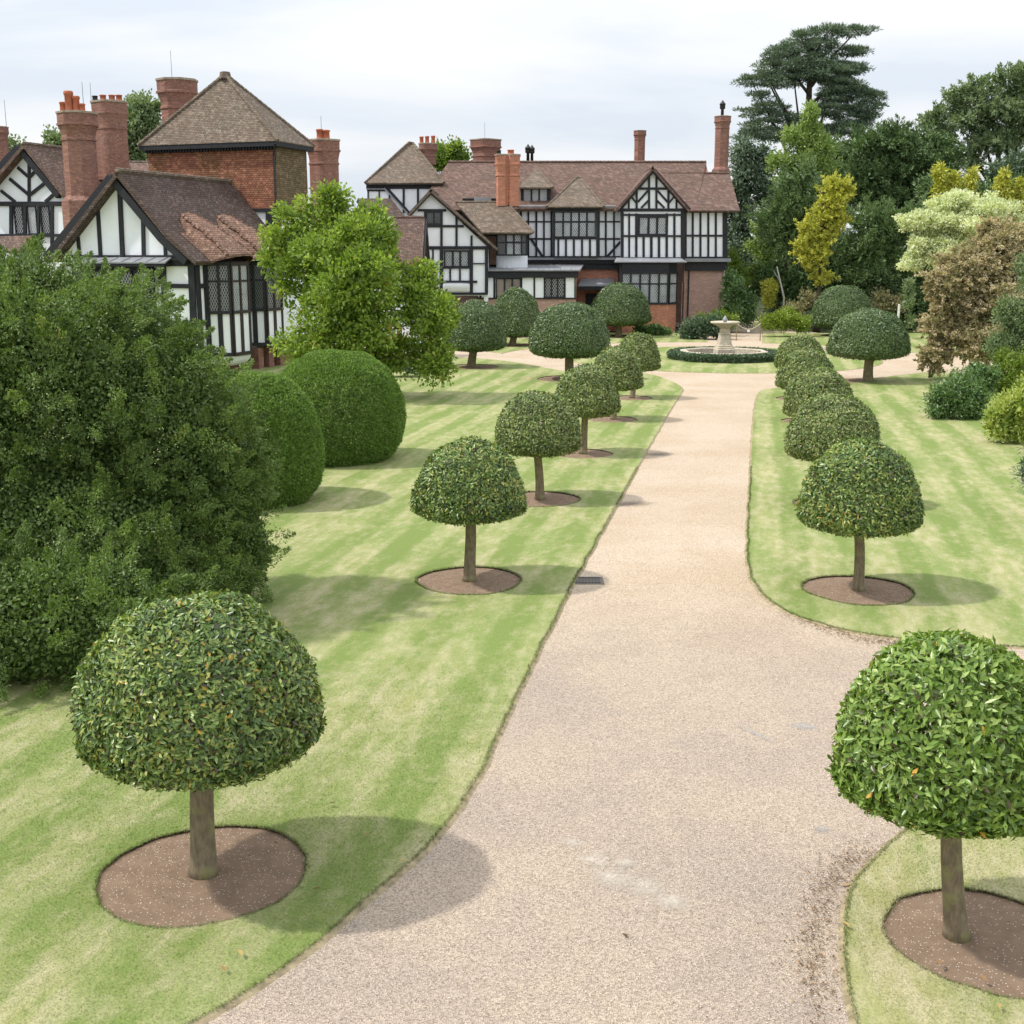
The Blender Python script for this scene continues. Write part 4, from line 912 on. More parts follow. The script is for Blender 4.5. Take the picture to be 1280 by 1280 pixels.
def window(par, pl, mp, rect, k, cols, rows=1, split=.38, mat='glass_pale', bar=6, bord=8, o=.0, widths=None, fm='timber'):
    x0, y0, x1, y1 = rect; m = pl.px(mp(x0, y0)); (u0, z1) = pl.hit(mp(x0, y0)); (u1, z0) = pl.hit(mp(x1, y1))
    bw = bord / k * m; br = bar / k * m; mb = MB(); e = o + .075
    for (a, b, c, d) in ((u0 - bw, u1 + bw, z1, z1 + bw), (u0 - bw, u1 + bw, z0 - bw, z0), (u0 - bw, u0, z0, z1), (u1, u1 + bw, z0, z1)): mb.pbox(pl, a, b, c, d, o - .05, e + eps())
    for i in range(1, cols):
        u = u0 + (u1 - u0) * i / cols; mb.pbox(pl, u - br / 2, u + br / 2, z0, z1, o, e - .012)
    if rows == 2:
        z = z1 - (z1 - z0) * split; mb.pbox(pl, u0, u1, z - br * .5, z + br * .5, o, e - .02)
    w = obj('window', mb, MAT[fm], par)
    mb = MB(); mb.pbox(pl, u0, u1, z0, z1, o - .04, o + .012); obj('pane', mb, MAT[mat], w); return w
def roof(par, pts, mat='tile_brown', th=.16, name='roof'):
    mb = MB(); mb.slab(pts, th); return obj(name, mb, MAT[mat], par)
def ridge(par, a, b, r=.11, mat='tile_grey'):
    a = Vector(a); b = Vector(b); n = max(2, int((b - a).length / .33)); pts = []; rs = []
    for i in range(n):
        pts += [a.lerp(b, i / n), a.lerp(b, (i + .93) / n)]; rs += [r * .86, r]
    mb = MB(); mb.tube(pts, rs, 7); obj('ridge_tiles', mb, MAT[mat], par)
def barge(par, pl, mp, pts, w, k, o0=.0, o1=.35, mat='timber'):
    return frame(par, pl, mp, [(a[0], a[1], b[0], b[1], w) for a, b in zip(pts[:-1], pts[1:])], k, o1, mat, 'barge_board', o0)
OCT = [(math.cos(math.radians(22.5 + 45 * k)) * 1.08, math.sin(math.radians(22.5 + 45 * k)) * 1.08) for k in range(8)]
def clover(n=4):
    out = []
    for k in range(n * 8):
        a = 2 * math.pi * k / (n * 8); out.append((math.cos(a) * (1 + .10 * math.cos(n * a)), math.sin(a) * (1 + .10 * math.cos(n * a))))
    return out
def chimney(par, cx, ty, by, D, wpx, mat='brick_red', cross='oct', pots=(), rod=None, dd=1.0, flare=1.22, base=None, cap=.9, label=None, baseh=0):
    top = PY(cx, ty, D); bot = PY(cx, by, D); m = depth(top) / F; r = wpx / 2 * m / flare
    h = top.z - bot.z
    if cross == 'oct': cr = [(x, y * dd) for x, y in OCT]
    elif cross == 'rect': cr = [(x, y * dd) for x, y in [(-1, -.86), (-.86, -1), (.86, -1), (1, -.86), (1, .86), (.86, 1), (-.86, 1), (-1, .86)]]
    elif cross == 'twin': cr = [(x, y * dd) for x, y in [(-1, -.7), (-.82, -1), (-.2, -1), (-.06, -.72), (.06, -.72), (.2, -1), (.82, -1), (1, -.7), (1, .7), (.82, 1), (-.82, 1), (-1, .7)]]
    else: cr = [(x, y * dd) for x, y in clover(int(cross[-1]))]
    cr = [(x * r, y * r) for x, y in cr]; z = top.z; f = flare; c = (top.x, top.y)
    s1 = min(h * .5, r * 1.5)
    prof = [(bot.z, 1.0), (z - s1 * 1.25, 1.0), (z - s1 * 1.23, 1.06), (z - s1 * 1.15, 1.06), (z - s1 * 1.13, 1.0), (z - s1, 1.0), (z - s1 * .8, 1 + (f - 1) * .35), (z - s1 * .62, 1 + (f - 1) * .8), (z - s1 * .60, f + .03), (z - s1 * .52, f + .03), (z - s1 * .50, f - .04), (z - s1 * .12, f - .03), (z - s1 * .10, f)]
    if baseh: prof = [(bot.z, 1.28), (bot.z + baseh * m, 1.28), (bot.z + baseh * m + .25, 1.0)] + prof[1:]
    mb = MB(); mb.loft(c, cr, prof); ch = obj('chimney', mb, MAT[mat], par)
    if label: ch['label'] = label
    mb = MB(); mb.loft(c, cr, [(z - s1 * .10, f + .025), (z - .02, f + .025), (z, f * .9)]); obj('cap', mb, MAT['cap'], ch)
    for (dx, hp, rp, pm) in pots:
        px_ = top.x + dx * m; hh = hp * m; rr = rp * m; mb = MB()
        ring = [(math.cos(2 * math.pi * k / 12), math.sin(2 * math.pi * k / 12)) for k in range(12)]
        mb.loft((px_, top.y), [(x * rr, y * rr) for x, y in ring], [(z - .02, 1.05), (z + hh * .1, .95), (z + hh * .78, .9), (z + hh * .82, 1.08), (z + hh * .95, 1.08), (z + hh, .95)])
        obj('chimney_pot', mb, MAT[pm], ch, True)
    if rod:
        mb = MB(); a = Vector((top.x + rod[0] * m, top.y, z - .3)); mb.tube([a, a + Vector((0, 0, .3 + rod[1] * m))], [.022, .014], 5); obj('lightning_rod', mb, MAT['lead'], ch)
    return ch

# ------------------------------------------------------------------ right-hand range
D0 = 97.0
B = thing('manor_house', (8, D0, 0), 'long black and white timbered house range with brown tiled roofs behind the fountain', 'house')
P0 = Plane((0, D0)); k5 = 5.567; k6 = 4.267; k4 = 5.333
def up3(mp, x, y, D): return PY(*mp(x, y), D)
# main roof, front and back slopes
e1 = up3(M4, 590, 500, 98.2); rz = PY(720, 203, 103)
zr = rz.z; ze = PY(700, 262, 96.4).z
xl = PY(560, 203, 103).x; xr = PY(883, 203, 103).x
slope = (zr - ze) / (103 - 96.4)
roof(B, [(xl - 2.2, 96.4, ze), (PY(917, 262, 96.4).x - 3, 96.4, ze), (xr, 103, zr), (xl, 103, zr)], 'tile_red')
roof(B, [(xr, 103, zr), (xl, 103, zr), (xl, 109.6, ze), (xr, 109.6, ze)], 'tile_red')
ridge(B, (xl, 103, zr + .03), (xr, 103, zr + .03), .13, 'tile_red')
mb = MB(); mb.prism([(xr - .02, 96.8, ze), (xr - .02, 103, zr - .15), (xr - .02, 109.2, ze)], (-.25, 0, 0)); obj('gable_wall', mb, MAT['brick_red'], B)
# right wing roof
y2 = 101.5; z2 = PY(880, 217, y2).z; ze2 = PY(880, 263, 96.3).z; xa = PY(843, 217, y2).x; xb = PY(918, 240, 99).x
roof(B, [(xa - 3.5, 96.3, ze2), (xb, 96.3, ze2), (xb, y2, z2), (xa - 3.5, y2, z2)], 'tile_red')
roof(B, [(xa - 3.5, y2, z2), (xb, y2, z2), (xb, 106.7, ze2), (xa - 3.5, 106.7, ze2)], 'tile_red')
ridge(B, (xa - 1, y2, z2 + .03), (xb, y2, z2 + .03), .12, 'tile_red')
mb = MB(); mb.prism([(xb - .15, 96.7, ze2), (xb - .15, y2, z2 - .2), (xb - .15, 106.3, ze2)], (-.25, 0, 0)); obj('gable_wall', mb, MAT['plaster'], B)
# upper walls of the wing, with the side wall and back so the house is solid
wall(B, P0, M6, [(480, 612), (722, 612), (722, 870), (480, 870)])
ur, _ = P0.hit(M6(722, 700)); zt0 = P0.hit(M6(700, 612))[1]
mb = MB(); mb.box((ur - .3, D0 + .31, 0), (ur, 106.3, ze2 - .05)); obj('side_wall', mb, MAT['plaster'], B)
mb = MB(); mb.box((xl - 2, 109.0, 0), (ur - .4, 109.3, ze - .05)); obj('back_wall', mb, MAT['brick_pink'], B)
frame(B, P0, M6, [V(497, 612, 865, 16), V(537, 618, 865, 11), V(578, 618, 865, 11), V(620, 618, 865, 11), V(660, 618, 865, 11), V(709, 612, 875, 26), H(617, 490, 722, 12), H(745, 490, 715, 10), H(864, 490, 722, 14)], k6)
# jetty band and lead ledge
def band(mp, k, x0, x1, y0, y1, o0, o1, mat, name='fascia'):
    a = P0.hit(mp(x0, y0)); b = P0.hit(mp(x1, y1)); mb = MB(); mb.pbox(P0, a[0], b[0], b[1], a[1], o0, o1 + eps()); obj(name, mb, MAT[mat], B)
band(M6, k6, 492, 733, 866, 884, -.05, .55, 'lead', 'lead_ledge'); band(M6, k6, 496, 718, 884, 932, -.05, .22, 'timber')
band(M5, k5, 330, 940, 846, 862, -.05, .6, 'lead', 'lead_ledge'); band(M5, k5, 330, 985, 862, 888, -.05, .38, 'timber'); band(M5, k5, 700, 985, 888, 928, -.05, .2, 'timber')
# ground floor brick
wallz(B, P0, M6, 482, 706, 932, mat='brick_pink'); wallz(B, P0, M5, 640, 990, 925, mat='brick_orange', o=-.004)
mb = MB(); a = P0.hit(M6(518, 880)); mb.tube([P0.pt(a[0], 0, .12), P0.pt(a[0], a[1], .12)], [.06, .06], 8); obj('downpipe', mb, MAT['iron'], B)
mb = MB(); a = P0.hit(M6(484, 620)); mb.tube([P0.pt(a[0], 0, 1.62), P0.pt(a[0], a[1] - 5.5, 1.62), P0.pt(a[0], a[1] - 5.2, 1.3), P0.pt(a[0], a[1], 1.3)], [.06] * 4, 8); obj('downpipe', mb, MAT['iron'], B)
# middle upper wall
wall(B, P0, M5, [(215, 495), (1010, 495), (1010, 850), (215, 850)])
frame(B, P0, M5, [V(285, 505, 840, 14), V(337, 515, 840, 12), V(392, 515, 840, 14), V(445, 515, 840, 12), V(500, 500, 840, 20), V(875, 515, 840, 13), V(932, 515, 840, 12), V(985, 505, 840, 14), V(826, 500, 840, 14), H(509, 215, 1000, 20), H(597, 230, 1000, 10), H(716, 230, 1000, 12), H(841, 215, 1000, 12), (355, 715, 435, 838, 16), (978, 735, 885, 838, 16), V(235, 505, 840, 12)], k5)
mb = MB(); a = P0.hit(M5(215, 492)); b = P0.hit(M5(940, 492)); mb.tube([P0.pt(a[0], a[1], .55), P0.pt(b[0], b[1], .55)], [.09, .09], 8); obj('gutter', mb, MAT['lead'], B)
# oriel with hipped roof
PB = P0.off(1.0)
wall(B, PB, M5, [(508, 497), (826, 497), (826, 843), (508, 843)], th=1.0, name='oriel_wall')
frame(B, PB, M5, [H(511, 505, 830, 28), V(514, 500, 843, 15), V(817, 500, 843, 18), H(712, 508, 828, 15), H(840, 505, 830, 10)] + [V(x, 718, 840, 14) for x in (545, 598, 653, 710, 765)], k5)
window(B, PB, M5, (524, 533, 798, 698), k5, 5, 2, .39, bar=12, bord=6)
ap = P0.hit3(M5(688, 277), -3.2); el = PB.hit3(M5(462, 491), .5); er = PB.hit3(M5(862, 491), .5)
elb = Vector((el.x, 97.4, el.z + .0)); erb = Vector((er.x, 97.4, er.z))
roof(B, [el, er, ap], 'tile_grey', .14); roof(B, [er, Vector((er.x, 99, er.z + .2)), ap], 'tile_grey', .14); roof(B, [el, Vector((el.x, 99, el.z + .2)), ap], 'tile_grey', .14)
ridge(B, er, ap, .12); ridge(B, el, ap, .09)
# dormer
PD = P0.off(-.6)
wall(B, PD, M5, [(284, 357), (490, 357), (490, 488), (284, 488)], 'timber', th=1.5, name='dormer_wall')
window(B, PD, M5, (305, 372, 465, 476), k5, 3, 1, bar=12, bord=10)
a = PD.hit3(M5(268, 357), .45); b = PD.hit3(M5(508, 357), .45); c = PD.hit3(M5(395, 222), -4.4)
roof(B, [a, b, c], 'tile_grey', .12); roof(B, [b, Vector((b.x, b.y + 3.2, b.z + .1)), c], 'tile_grey', .12); roof(B, [a, Vector((a.x, a.y + 3.2, a.z + .1)), c], 'tile_grey', .12); ridge(B, b, c, .1)
# big front gable
PG = P0.off(1.5)
wall(B, PG, M6, [(160, 868), (160, 606), (325, 412), (492, 606), (492, 868)], th=1.5, name='gable_wall')
wall(B, Plane((PG.hit3(M6(492, 700)).x, 95.5), math.pi / 2), M6, [(492, 606), (499, 612), (499, 868), (492, 868)], 'timber', .2) if False else None
frame(B, PG, M6, [V(161, 604, 868, 16), V(198, 626, 862, 10), V(236, 626, 862, 13), V(398, 626, 862, 13), V(439, 626, 862, 12), V(484, 604, 868, 22), V(275, 752, 862, 12), V(316, 752, 862, 14), V(357, 752, 862, 13),
      H(608, 160, 492, 16), H(634, 160, 492, 10), H(747, 160, 492, 10), H(866, 155, 495, 12), H(494, 250, 400, 12), V(304, 430, 600, 11), V(343, 430, 600, 11), V(238, 505, 600, 11), V(407, 505, 600, 11),
      (245, 565, 298, 505, 11), (262, 597, 302, 556, 10), (212, 540, 240, 575, 9), (402, 565, 349, 505, 11), (386, 597, 345, 556, 10), (434, 540, 408, 575, 9), V(196, 555, 600, 10), V(450, 555, 600, 10)], k6)
window(B, PG, M6, (256, 650, 392, 735), k6, 3, 1, bar=12, bord=12)
A = PG.hit3(M6(325, 378), .55); Lf = PG.hit3(M6(122, 612), .55); Rt = PG.hit3(M6(524, 612), .55)
barge(B, PG, M6, [(132, 612), (325, 396), (516, 612)], 22, k6, .2, .42)
bk = Vector((0, 8, 0)); roof(B, [Lf, A, A + bk, Lf + bk], 'tile_red', .16); roof(B, [A, Rt, Rt + bk, A + bk], 'tile_red', .16); ridge(B, A, A + bk * .6, .11)
# return walls of gable projection
for xx in (160, 490):
    p = PG.hit3(M6(xx, 700)); zt = PG.hit(M6(xx, 612))[1]; zb = PG.hit(M6(xx, 868))[1]
# canopy and bay below the gable
PW = P0.off(3.0)
a = PW.hit(M6(118, 880)); b = PW.hit(M6(505, 890)); mb = MB()
mb.prism([PW.pt(a[0], a[1] - .12, .15), PW.pt(b[0], a[1] - .12, .15), PW.pt(b[0] - .3, a[1] + .18, -1.5), PW.pt(a[0] + .3, a[1] + .18, -1.5)], (0, 0, .07)); obj('lead_canopy', mb, MAT['lead'], B)
w0 = PW.hit(M6(158, 900)); w1 = PW.hit(M6(405, 1112)); zs = PW.hit(M6(300, 1112))[1]; ztop = a[1] - .14; u3 = PW.hit(M6(463, 1000))[0]; uc = w1[0]; u0 = w0[0]
plan = [PW.pt(u0 + .0, 0, -2.9), PW.pt(u0, 0, 0), PW.pt(uc, 0, 0), PW.pt(u3, 0, -1.2), PW.pt(u3, 0, -2.9)]
mb = MB(); mb.prism([p + Vector((0, 0, .0)) for p in plan], (0, 0, zs)); obj('bay_base', mb, MAT['brick_orange'], B)
mb = MB(); ins = [p.copy() for p in plan]; mb.prism([Vector((p.x, p.y, zs + .001)) + Vector((0, .06, 0)) for p in plan], (0, 0, ztop - zs)); obj('bay_core', mb, MAT['timber'], B)
def bayface(par, p, q, z0, z1, zsp, cols, glassm='glass_pale', fm='timber', lower=True, zb=None, pan=1):
    """timber framed bay face between plan points: window zone z0..z1 with a transom at zsp; optional infill zone zb..z0"""
    d = (q - p); L = d.length; pl = Plane(p, math.atan2(d.y, d.x)); mb = MB(); t = .075; bwid = .11
    mb.pbox(pl, 0, L, z1 - .02, z1 + .16, -.02, t + eps()); mb.pbox(pl, 0, L, z0 - .1, z0 + .05, -.02, t + .02 + eps())
    n = cols
    for i in range(n + 1):
        u = L * i / n; w = bwid * (1.5 if i in (0, n) else .9) / 1.5
        mb.pbox(pl, max(0, u - w), min(L, u + w), z0, z1, -.02, t + eps())
    if zsp: mb.pbox(pl, 0, L, zsp - .05, zsp + .05, -.02, t - .02)
    if zb is not None:
        mb.pbox(pl, 0, L, zb - .12, zb + .06, -.02, t + .03 + eps())
        for i in range(pan + 1):
            u = L * i / pan; w = bwid * 1.1
            mb.pbox(pl, max(0, u - w), min(L, u + w), zb, z0, -.02, t - .01 + eps() * .5)
    wnd = obj('window', mb, MAT[fm], par)
    mb = MB(); mb.pbox(pl, .02, L - .02, z0, z1, -.03, .02); obj('pane', mb, MAT[glassm], wnd)
    if zb is not None:
        mb = MB(); mb.pbox(pl, .02, L - .02, zb, z0 - .05, -.03, .022); obj('infill_panel', mb, MAT['plaster'], wnd)
zsp = PW.hit(M6(300, 1002))[1]; zw1 = PW.hit(M6(300, 948))[1]
bayface(B, PW.pt(u0, 0, -.05), PW.pt(uc, 0, -.05), zs + .1, zw1, zsp, 5)
bayface(B, PW.pt(uc, 0, -.05), PW.pt(u3, 0, -1.25), zs + .1, zw1, zsp, 1, 'glass_pale')
# lean-to porch at left of bay
PL = P0.off(1.6)
a = PL.hit(M5(683, 1046)); b = PL.hit(M5(940, 1046)); mb = MB()
mb.prism([PL.pt(a[0], a[1], 0), PL.pt(b[0], a[1], 0), PL.pt(b[0], a[1] + .5, -1.6), PL.pt(a[0] + .3, a[1] + .5, -1.6)], (0, 0, .08)); obj('lead_canopy', mb, MAT['lead'], B)
mb = MB(); mb.pbox(PL, a[0] + .1, b[0], a[1] - .28, a[1], -.3, -.05); obj('fascia', mb, MAT['timber'], B)
mb = MB(); mb.pbox(P0, *[P0.hit(M5(x, 1100))[0] for x in (735, 815)], .0, P0.hit(M5(770, 1095))[1], -.02, .06); obj('door', mb, MAT['timber'], B)

# low flat-roofed range
PR = P0.off(7.0)
ly = lambda y: PR.hit(M5(300, y))[1]
u0 = PR.hit((597.5, 350))[0]; u1 = PR.hit(M5(668, 1050))[0]
mb = MB(); mb.box((u0, 90.01, 0), (u1, 96.6, ly(946) - .1)); obj('wall', mb, MAT['brick_pink'], B)
mb = MB(); mb.pbox(PR, u0, u1, ly(1128), ly(984), -.01, .05); obj('wall', mb, MAT['plaster'], B)
mb = MB(); mb.pbox(PR, u0 - .15, u1 + .15, ly(986), ly(942), -.01, .30); obj('fascia', mb, MAT['timber'], B)
mb = MB(); zz_ = ly(940); mb.prism([(u0 - .3, 89.5, zz_), (u1 + .25, 89.5, zz_), (u1 + .9, 96.4, zz_ + .32), (u0 - .3, 96.4, zz_ + .32)], (0, 0, .09)); obj('lead_roof', mb, MAT['lead'], B)
mb = MB()
for i in range(9):
    x = u0 + (u1 - u0) * (i + .5) / 9; mb.tube([(x, 89.5, zz_ + .1), (x + .3, 96.4, zz_ + .42)], [.03, .03], 5)
obj('roof_rolls', mb, MAT['lead'], B)
frame(B, PR, M5, [V(3, 985, 1128, 14), V(100, 985, 1128, 14), V(288, 985, 1128, 13), V(378, 985, 1128, 12), V(448, 985, 1128, 10), V(590, 985, 1128, 12), V(661, 985, 1128, 10), H(1130, -20, 668, 10), V(-20, 985, 1128, 8)], k5, .09)
window(B, PR, M5, (118, 996, 278, 1118), k5, 3, 1, mat='curtain', bar=12, bord=8, o=.05)
window(B, PR, M5, (455, 992, 582, 1118), k5, 3, 1, mat='glass_dark', bar=11, bord=6, o=.05)
# curved bay with hipped roof
PC = P0.off(5.2)
w0 = PC.hit(M4(960, 800)); w1 = PC.hit(M4(1172, 800)); zt = PC.hit(M4(1000, 762))[1]; zb = PC.hit(M4(1000, 905))[1]; zc0 = PR.hit(M4(1000, 985))[1] - .2
r_ = (w1[0] - w0[0]) / 2; cx_ = (w0[0] + w1[0]) / 2
arcp = [(cx_ + r_ * math.cos(a), -r_ * .42 * math.sin(a)) for a in np.linspace(math.pi, 0, 13)]
pl3 = [PC.pt(x, 0, -y - .9) for x, y in arcp] + [PC.pt(w1[0], 0, -5.2), PC.pt(w0[0], 0, -5.2)]
mb = MB(); mb.prism([Vector((p.x, p.y, zc0)) for p in pl3], (0, 0, zb - zc0)); obj('curved_wall', mb, MAT['plaster'], B)
mb = MB(); mb.prism([Vector((p.x, p.y + .04, zb + .001)) for p in pl3], (0, 0, zt - zb)); obj('bay_wall', mb, MAT['timber'], B)
PCw = PC.off(.0)
window(B, PCw, M4, (1033, 768, 1125, 895), k4, 2, 2, .38, mat='glass_pale', bar=12, bord=6); window(B, PCw, M4, (972, 768, 1022, 895), k4, 1, 2, .38, mat='glass_dim', bar=8, bord=6); window(B, PCw, M4, (1134, 768, 1160, 895), k4, 1, 2, .38, mat='glass_dim', bar=8, bord=4)
a = PC.hit3(M4(868, 750), .6); b = PC.hit3(M4(1208, 750), .6); c = PC.hit3(M4(1030, 547), -2.6); d = PC.hit3(M4(690, 547), -2.6)
roof(B, [a, b, c, d], 'tile_grey', .15); roof(B, [b, Vector((b.x, 97, b.z)), Vector((c.x, 97, c.z)), c], 'tile_grey', .15); ridge(B, b, c, .12); ridge(B, d, c, .1)
# second gable with long right slope
PH = P0.off(8.2)
wall(B, PH, M4, [(525, 492), (388, 632), (388, 1170), (905, 1170), (905, 848)], th=.3, name='gable_wall')
x0 = PH.hit3(M4(905, 900)).x; mb = MB(); mb.box((x0 - .3, 89.1, 0), (x0, 96.8, PH.hit(M4(905, 856))[1])); obj('side_wall', mb, MAT['plaster'], B)
frame(B, PH, M4, [H(602, 440, 628, 16), H(708, 400, 745, 16), H(852, 388, 925, 22), H(984, 590, 800, 14), H(1078, 590, 835, 15), H(1158, 520, 905, 16), V(597, 600, 850, 16), V(697, 640, 850, 15), V(797, 770, 850, 14), V(597, 852, 1158, 24), V(795, 852, 1158, 24), V(897, 850, 1158, 22), V(655, 985, 1072, 12), V(720, 985, 1072, 12), V(488, 605, 850, 14), H(957, 805, 890, 8), H(1078, 400, 590, 12), V(540, 852, 1158, 12)], k4)
window(B, PH, M4, (500, 618, 592, 690), k4, 2, 1, mat='glass_dim', bar=8, bord=8)
window(B, PH, M4, (622, 878, 772, 972), k4, 3, 1, mat='glass_pale', bar=14, bord=10)
mb = MB(); a = PH.hit(M4(608, 1095)); b = PH.hit(M4(785, 1142)); 
for i in range(6):
    q0 = i / 6; q1 = (i + 1) / 6; mb.pbox(PH, a[0], b[0], a[1] + (b[1] - a[1]) * q1, a[1] + (b[1] - a[1]) * q0, 0, .05 + .42 * math.cos(q0 * 1.5))
obj('cove', mb, MAT['plaster'], B)
A = PH.hit3(M4(525, 462), .5); Lf = PH.hit3(M4(368, 632), .5); Rt = PH.hit3(M4(975, 858), .5)
barge(B, PH, M4, [(378, 640), (525, 482), (968, 866)], 24, k4, .1, .40)
bk = Vector((0, 8.5, 0)); roof(B, [Lf, A, A + bk, Lf + bk], 'tile_grey', .16); roof(B, [A, Rt, Rt + bk, A + bk], 'tile_grey', .16); ridge(B, A, A + bk, .11)
# front roof running left, its gable end facing right
PF = P0.off(17.0)
a = PF.hit3(M4(180, 648), -2.2); b = PF.hit3(M4(481, 648), -2.2); c = PF.hit3(M4(548, 985), .6); dxx = c.x
ev = PF.hit3(M4(548, 985), 1.2); zl = ev.z
roof(B, [Vector((a.x, ev.y, zl)), Vector((b.x + .05, ev.y, zl)), Vector((b.x + .05, b.y, b.z)), Vector((a.x, b.y, b.z))], 'tile_brown', .16)
roof(B, [Vector((a.x, 2 * b.y - ev.y, zl)), Vector((b.x + .05, 2 * b.y - ev.y, zl)), Vector((b.x + .05, b.y, b.z)), Vector((a.x, b.y, b.z))], 'tile_brown', .16)
mb = MB(); mb.prism([(b.x - .35, ev.y + .5, 0), (b.x - .35, ev.y + .5, zl), (b.x - .35, b.y, b.z - .25), (b.x - .35, 2 * b.y - ev.y - .5, zl), (b.x - .35, 2 * b.y - ev.y - .5, 0)], (-.3, 0, 0)); obj('gable_wall', mb, MAT['plaster'], B)
mb = MB(); mb.box((a.x + .3, ev.y + .5, 0), (b.x - .7, 2 * b.y - ev.y - .5, zl - .15)); obj('wall', mb, MAT['plaster'], B)
mb = MB()
for s_ in (1, -1):
    q = ev.y if s_ == 1 else 2 * b.y - ev.y
    mb.prism([(b.x + .06, q, zl - .1), (b.x + .06, b.y, b.z - .1), (b.x + .06, b.y, b.z - .5), (b.x + .06, q, zl - .5)], (.12, 0, 0))
obj('barge_board', mb, MAT['timber'], B)
ridge(B, a, b, .11, 'tile_brown')
# roofs behind it
a = PY(448, 248, 93); b = PY(489, 248, 93); c = PY(508, 272, 91); roof(B, [a, b, c, PY(445, 285, 90)], 'tile_dark', .15)
a = PY(452, 262, 86); b = PY(470, 262, 86); roof(B, [a, b, PY(473, 300, 84), PY(450, 300, 84)], 'tile_swept', .15)
mb = MB(); mb.box((PY(446, 300, 92).x, 92, 0), (PY(512, 300, 92).x, 96, PY(500, 276, 92).z)); obj('wall', mb, MAT['plaster'], B)
# rear hipped tower
PT = P0.off(-3.0)
wall(B, PT, M4, [(108, 440), (612, 440), (612, 720), (108, 720)], th=8, name='tower_wall')
frame(B, PT, M4, [H(442, 95, 620, 34), V(345, 440, 620, 14), V(440, 440, 620, 14), V(250, 445, 620, 10), (232, 455, 385, 625, 20), V(108, 462, 620, 10), V(182, 462, 620, 9), H(470, 100, 235, 10)], k4)
frame(B, PT, M4, [(215, 455, 372, 622, 9), H(461, 98, 215, 6)], k4, .2, 'lead', 'gutter')
el = PT.hit3(M4(85, 418), .6); er = PT.hit3(M4(612, 418), .6); a1 = PT.hit3(M4(378, 150), -4.2); a2 = PT.hit3(M4(405, 155), -4.4); dp = Vector((0, 9.5, 0)); erb = er + dp; elb = el + dp
roof(B, [el, er, a2, a1], 'tile_grey', .16); roof(B, [er, erb, a2], 'tile_grey', .16); roof(B, [el, elb, a1], 'tile_grey', .16); roof(B, [erb, elb, a1, a2], 'tile_grey', .16); ridge(B, er, a2, .14); ridge(B, el, a1, .1); ridge(B, a1, a2, .12)
# rooflight between roofs
mb = MB(); a = PY(593, 247, 95.5); b = PY(614, 253, 94.9); mb.box((a.x, 94.6, b.z), (b.x, 95.6, a.z)); obj('rooflight', mb, MAT['lead'], B)
mb = MB(); a = PY(578, 248, 96); b = PY(622, 262, 96); mb.box((a.x, 95.8, b.z - 2), (b.x, 97, a.z)); obj('parapet', mb, MAT['timber'], B)
# chimneys
chimney(B, 534, 179, 206, 104, 24, 'brick_red', 'clover3', [(-7, 8, 2.6, 'pot'), (0, 8.5, 2.6, 'pot'), (7.5, 9, 2.6, 'pot')], dd=.7, label='triple-potted brick chimney behind the hipped tower')
chimney(B, 607, 174, 210, 108, 36, 'brick_red', 'clover4', [], rod=(-1, 20), dd=.9, label='broad fluted chimney without pots behind the main ridge')
chimney(B, 634.5, 193, 258, 94.5, 32, 'brick_orange', 'twin', [(-11, 5, 3, 'iron'), (4, 5.5, 4.2, 'pot')], dd=.75, flare=1.1, label='bright orange twin chimney rising in front of the main roof')
chimney(B, 800, 163, 207, 108, 15.5, 'brick_red', 'oct', [], flare=1.2, label='slim weathered chimney behind the ridge')
ch = chimney(B, 903.5, 145, 220, 103, 20, 'brick_red', 'oct', [], flare=1.2, label='tall slender octagonal chimney with a lantern cowl at the right end', baseh=7)
def cowl(par, cx, ty, by, D):
    t = PY(cx, ty, D); b_ = PY(cx, by, D); h = t.z - b_.z; mb = MB(); r = h * .13
    ring = [(math.cos(2 * math.pi * k / 10) * r, math.sin(2 * math.pi * k / 10) * r) for k in range(10)]
    mb.loft((t.x, t.y), ring, [(b_.z, .75), (b_.z + h * .45, .7), (b_.z + h * .47, 1.2), (b_.z + h * .55, 1.35), (b_.z + h * .72, 1.3), (b_.z + h * .74, 1.6), (b_.z + h * .8, 1.3), (b_.z + h * .92, .5), (t.z, .12)])
    obj('cowl', mb, MAT['iron'], par, True)
cowl(ch, 903.5, 125, 146, 103); cowl(B, 660, 180, 201, 103.2); cowl(B, 665, 181, 201, 103.2)

# ------------------------------------------------------------------ left-hand range, turned 20 degrees
ANG = math.radians(-20)
Lh = thing('gabled_house', (-20, 62, 0), 'black and white gabled house with brick tower and tall chimneys at the left', 'house', rz=ANG)
Q = Plane((-20, 62), ANG); k3 = 3.765
qn = Vector((math.sin(-ANG), math.cos(-ANG), 0))       # into the picture
qa = Q.a
def Qu(p, back): return Q.off(-back)
gu = Q.hit(M3(692, 480))[0]                            # right corner
SU = Plane(Q.pt(gu, 0, 0), ANG + math.pi / 2)          # side wall facing right
zE = Q.hit(M3(650, 472))[1]
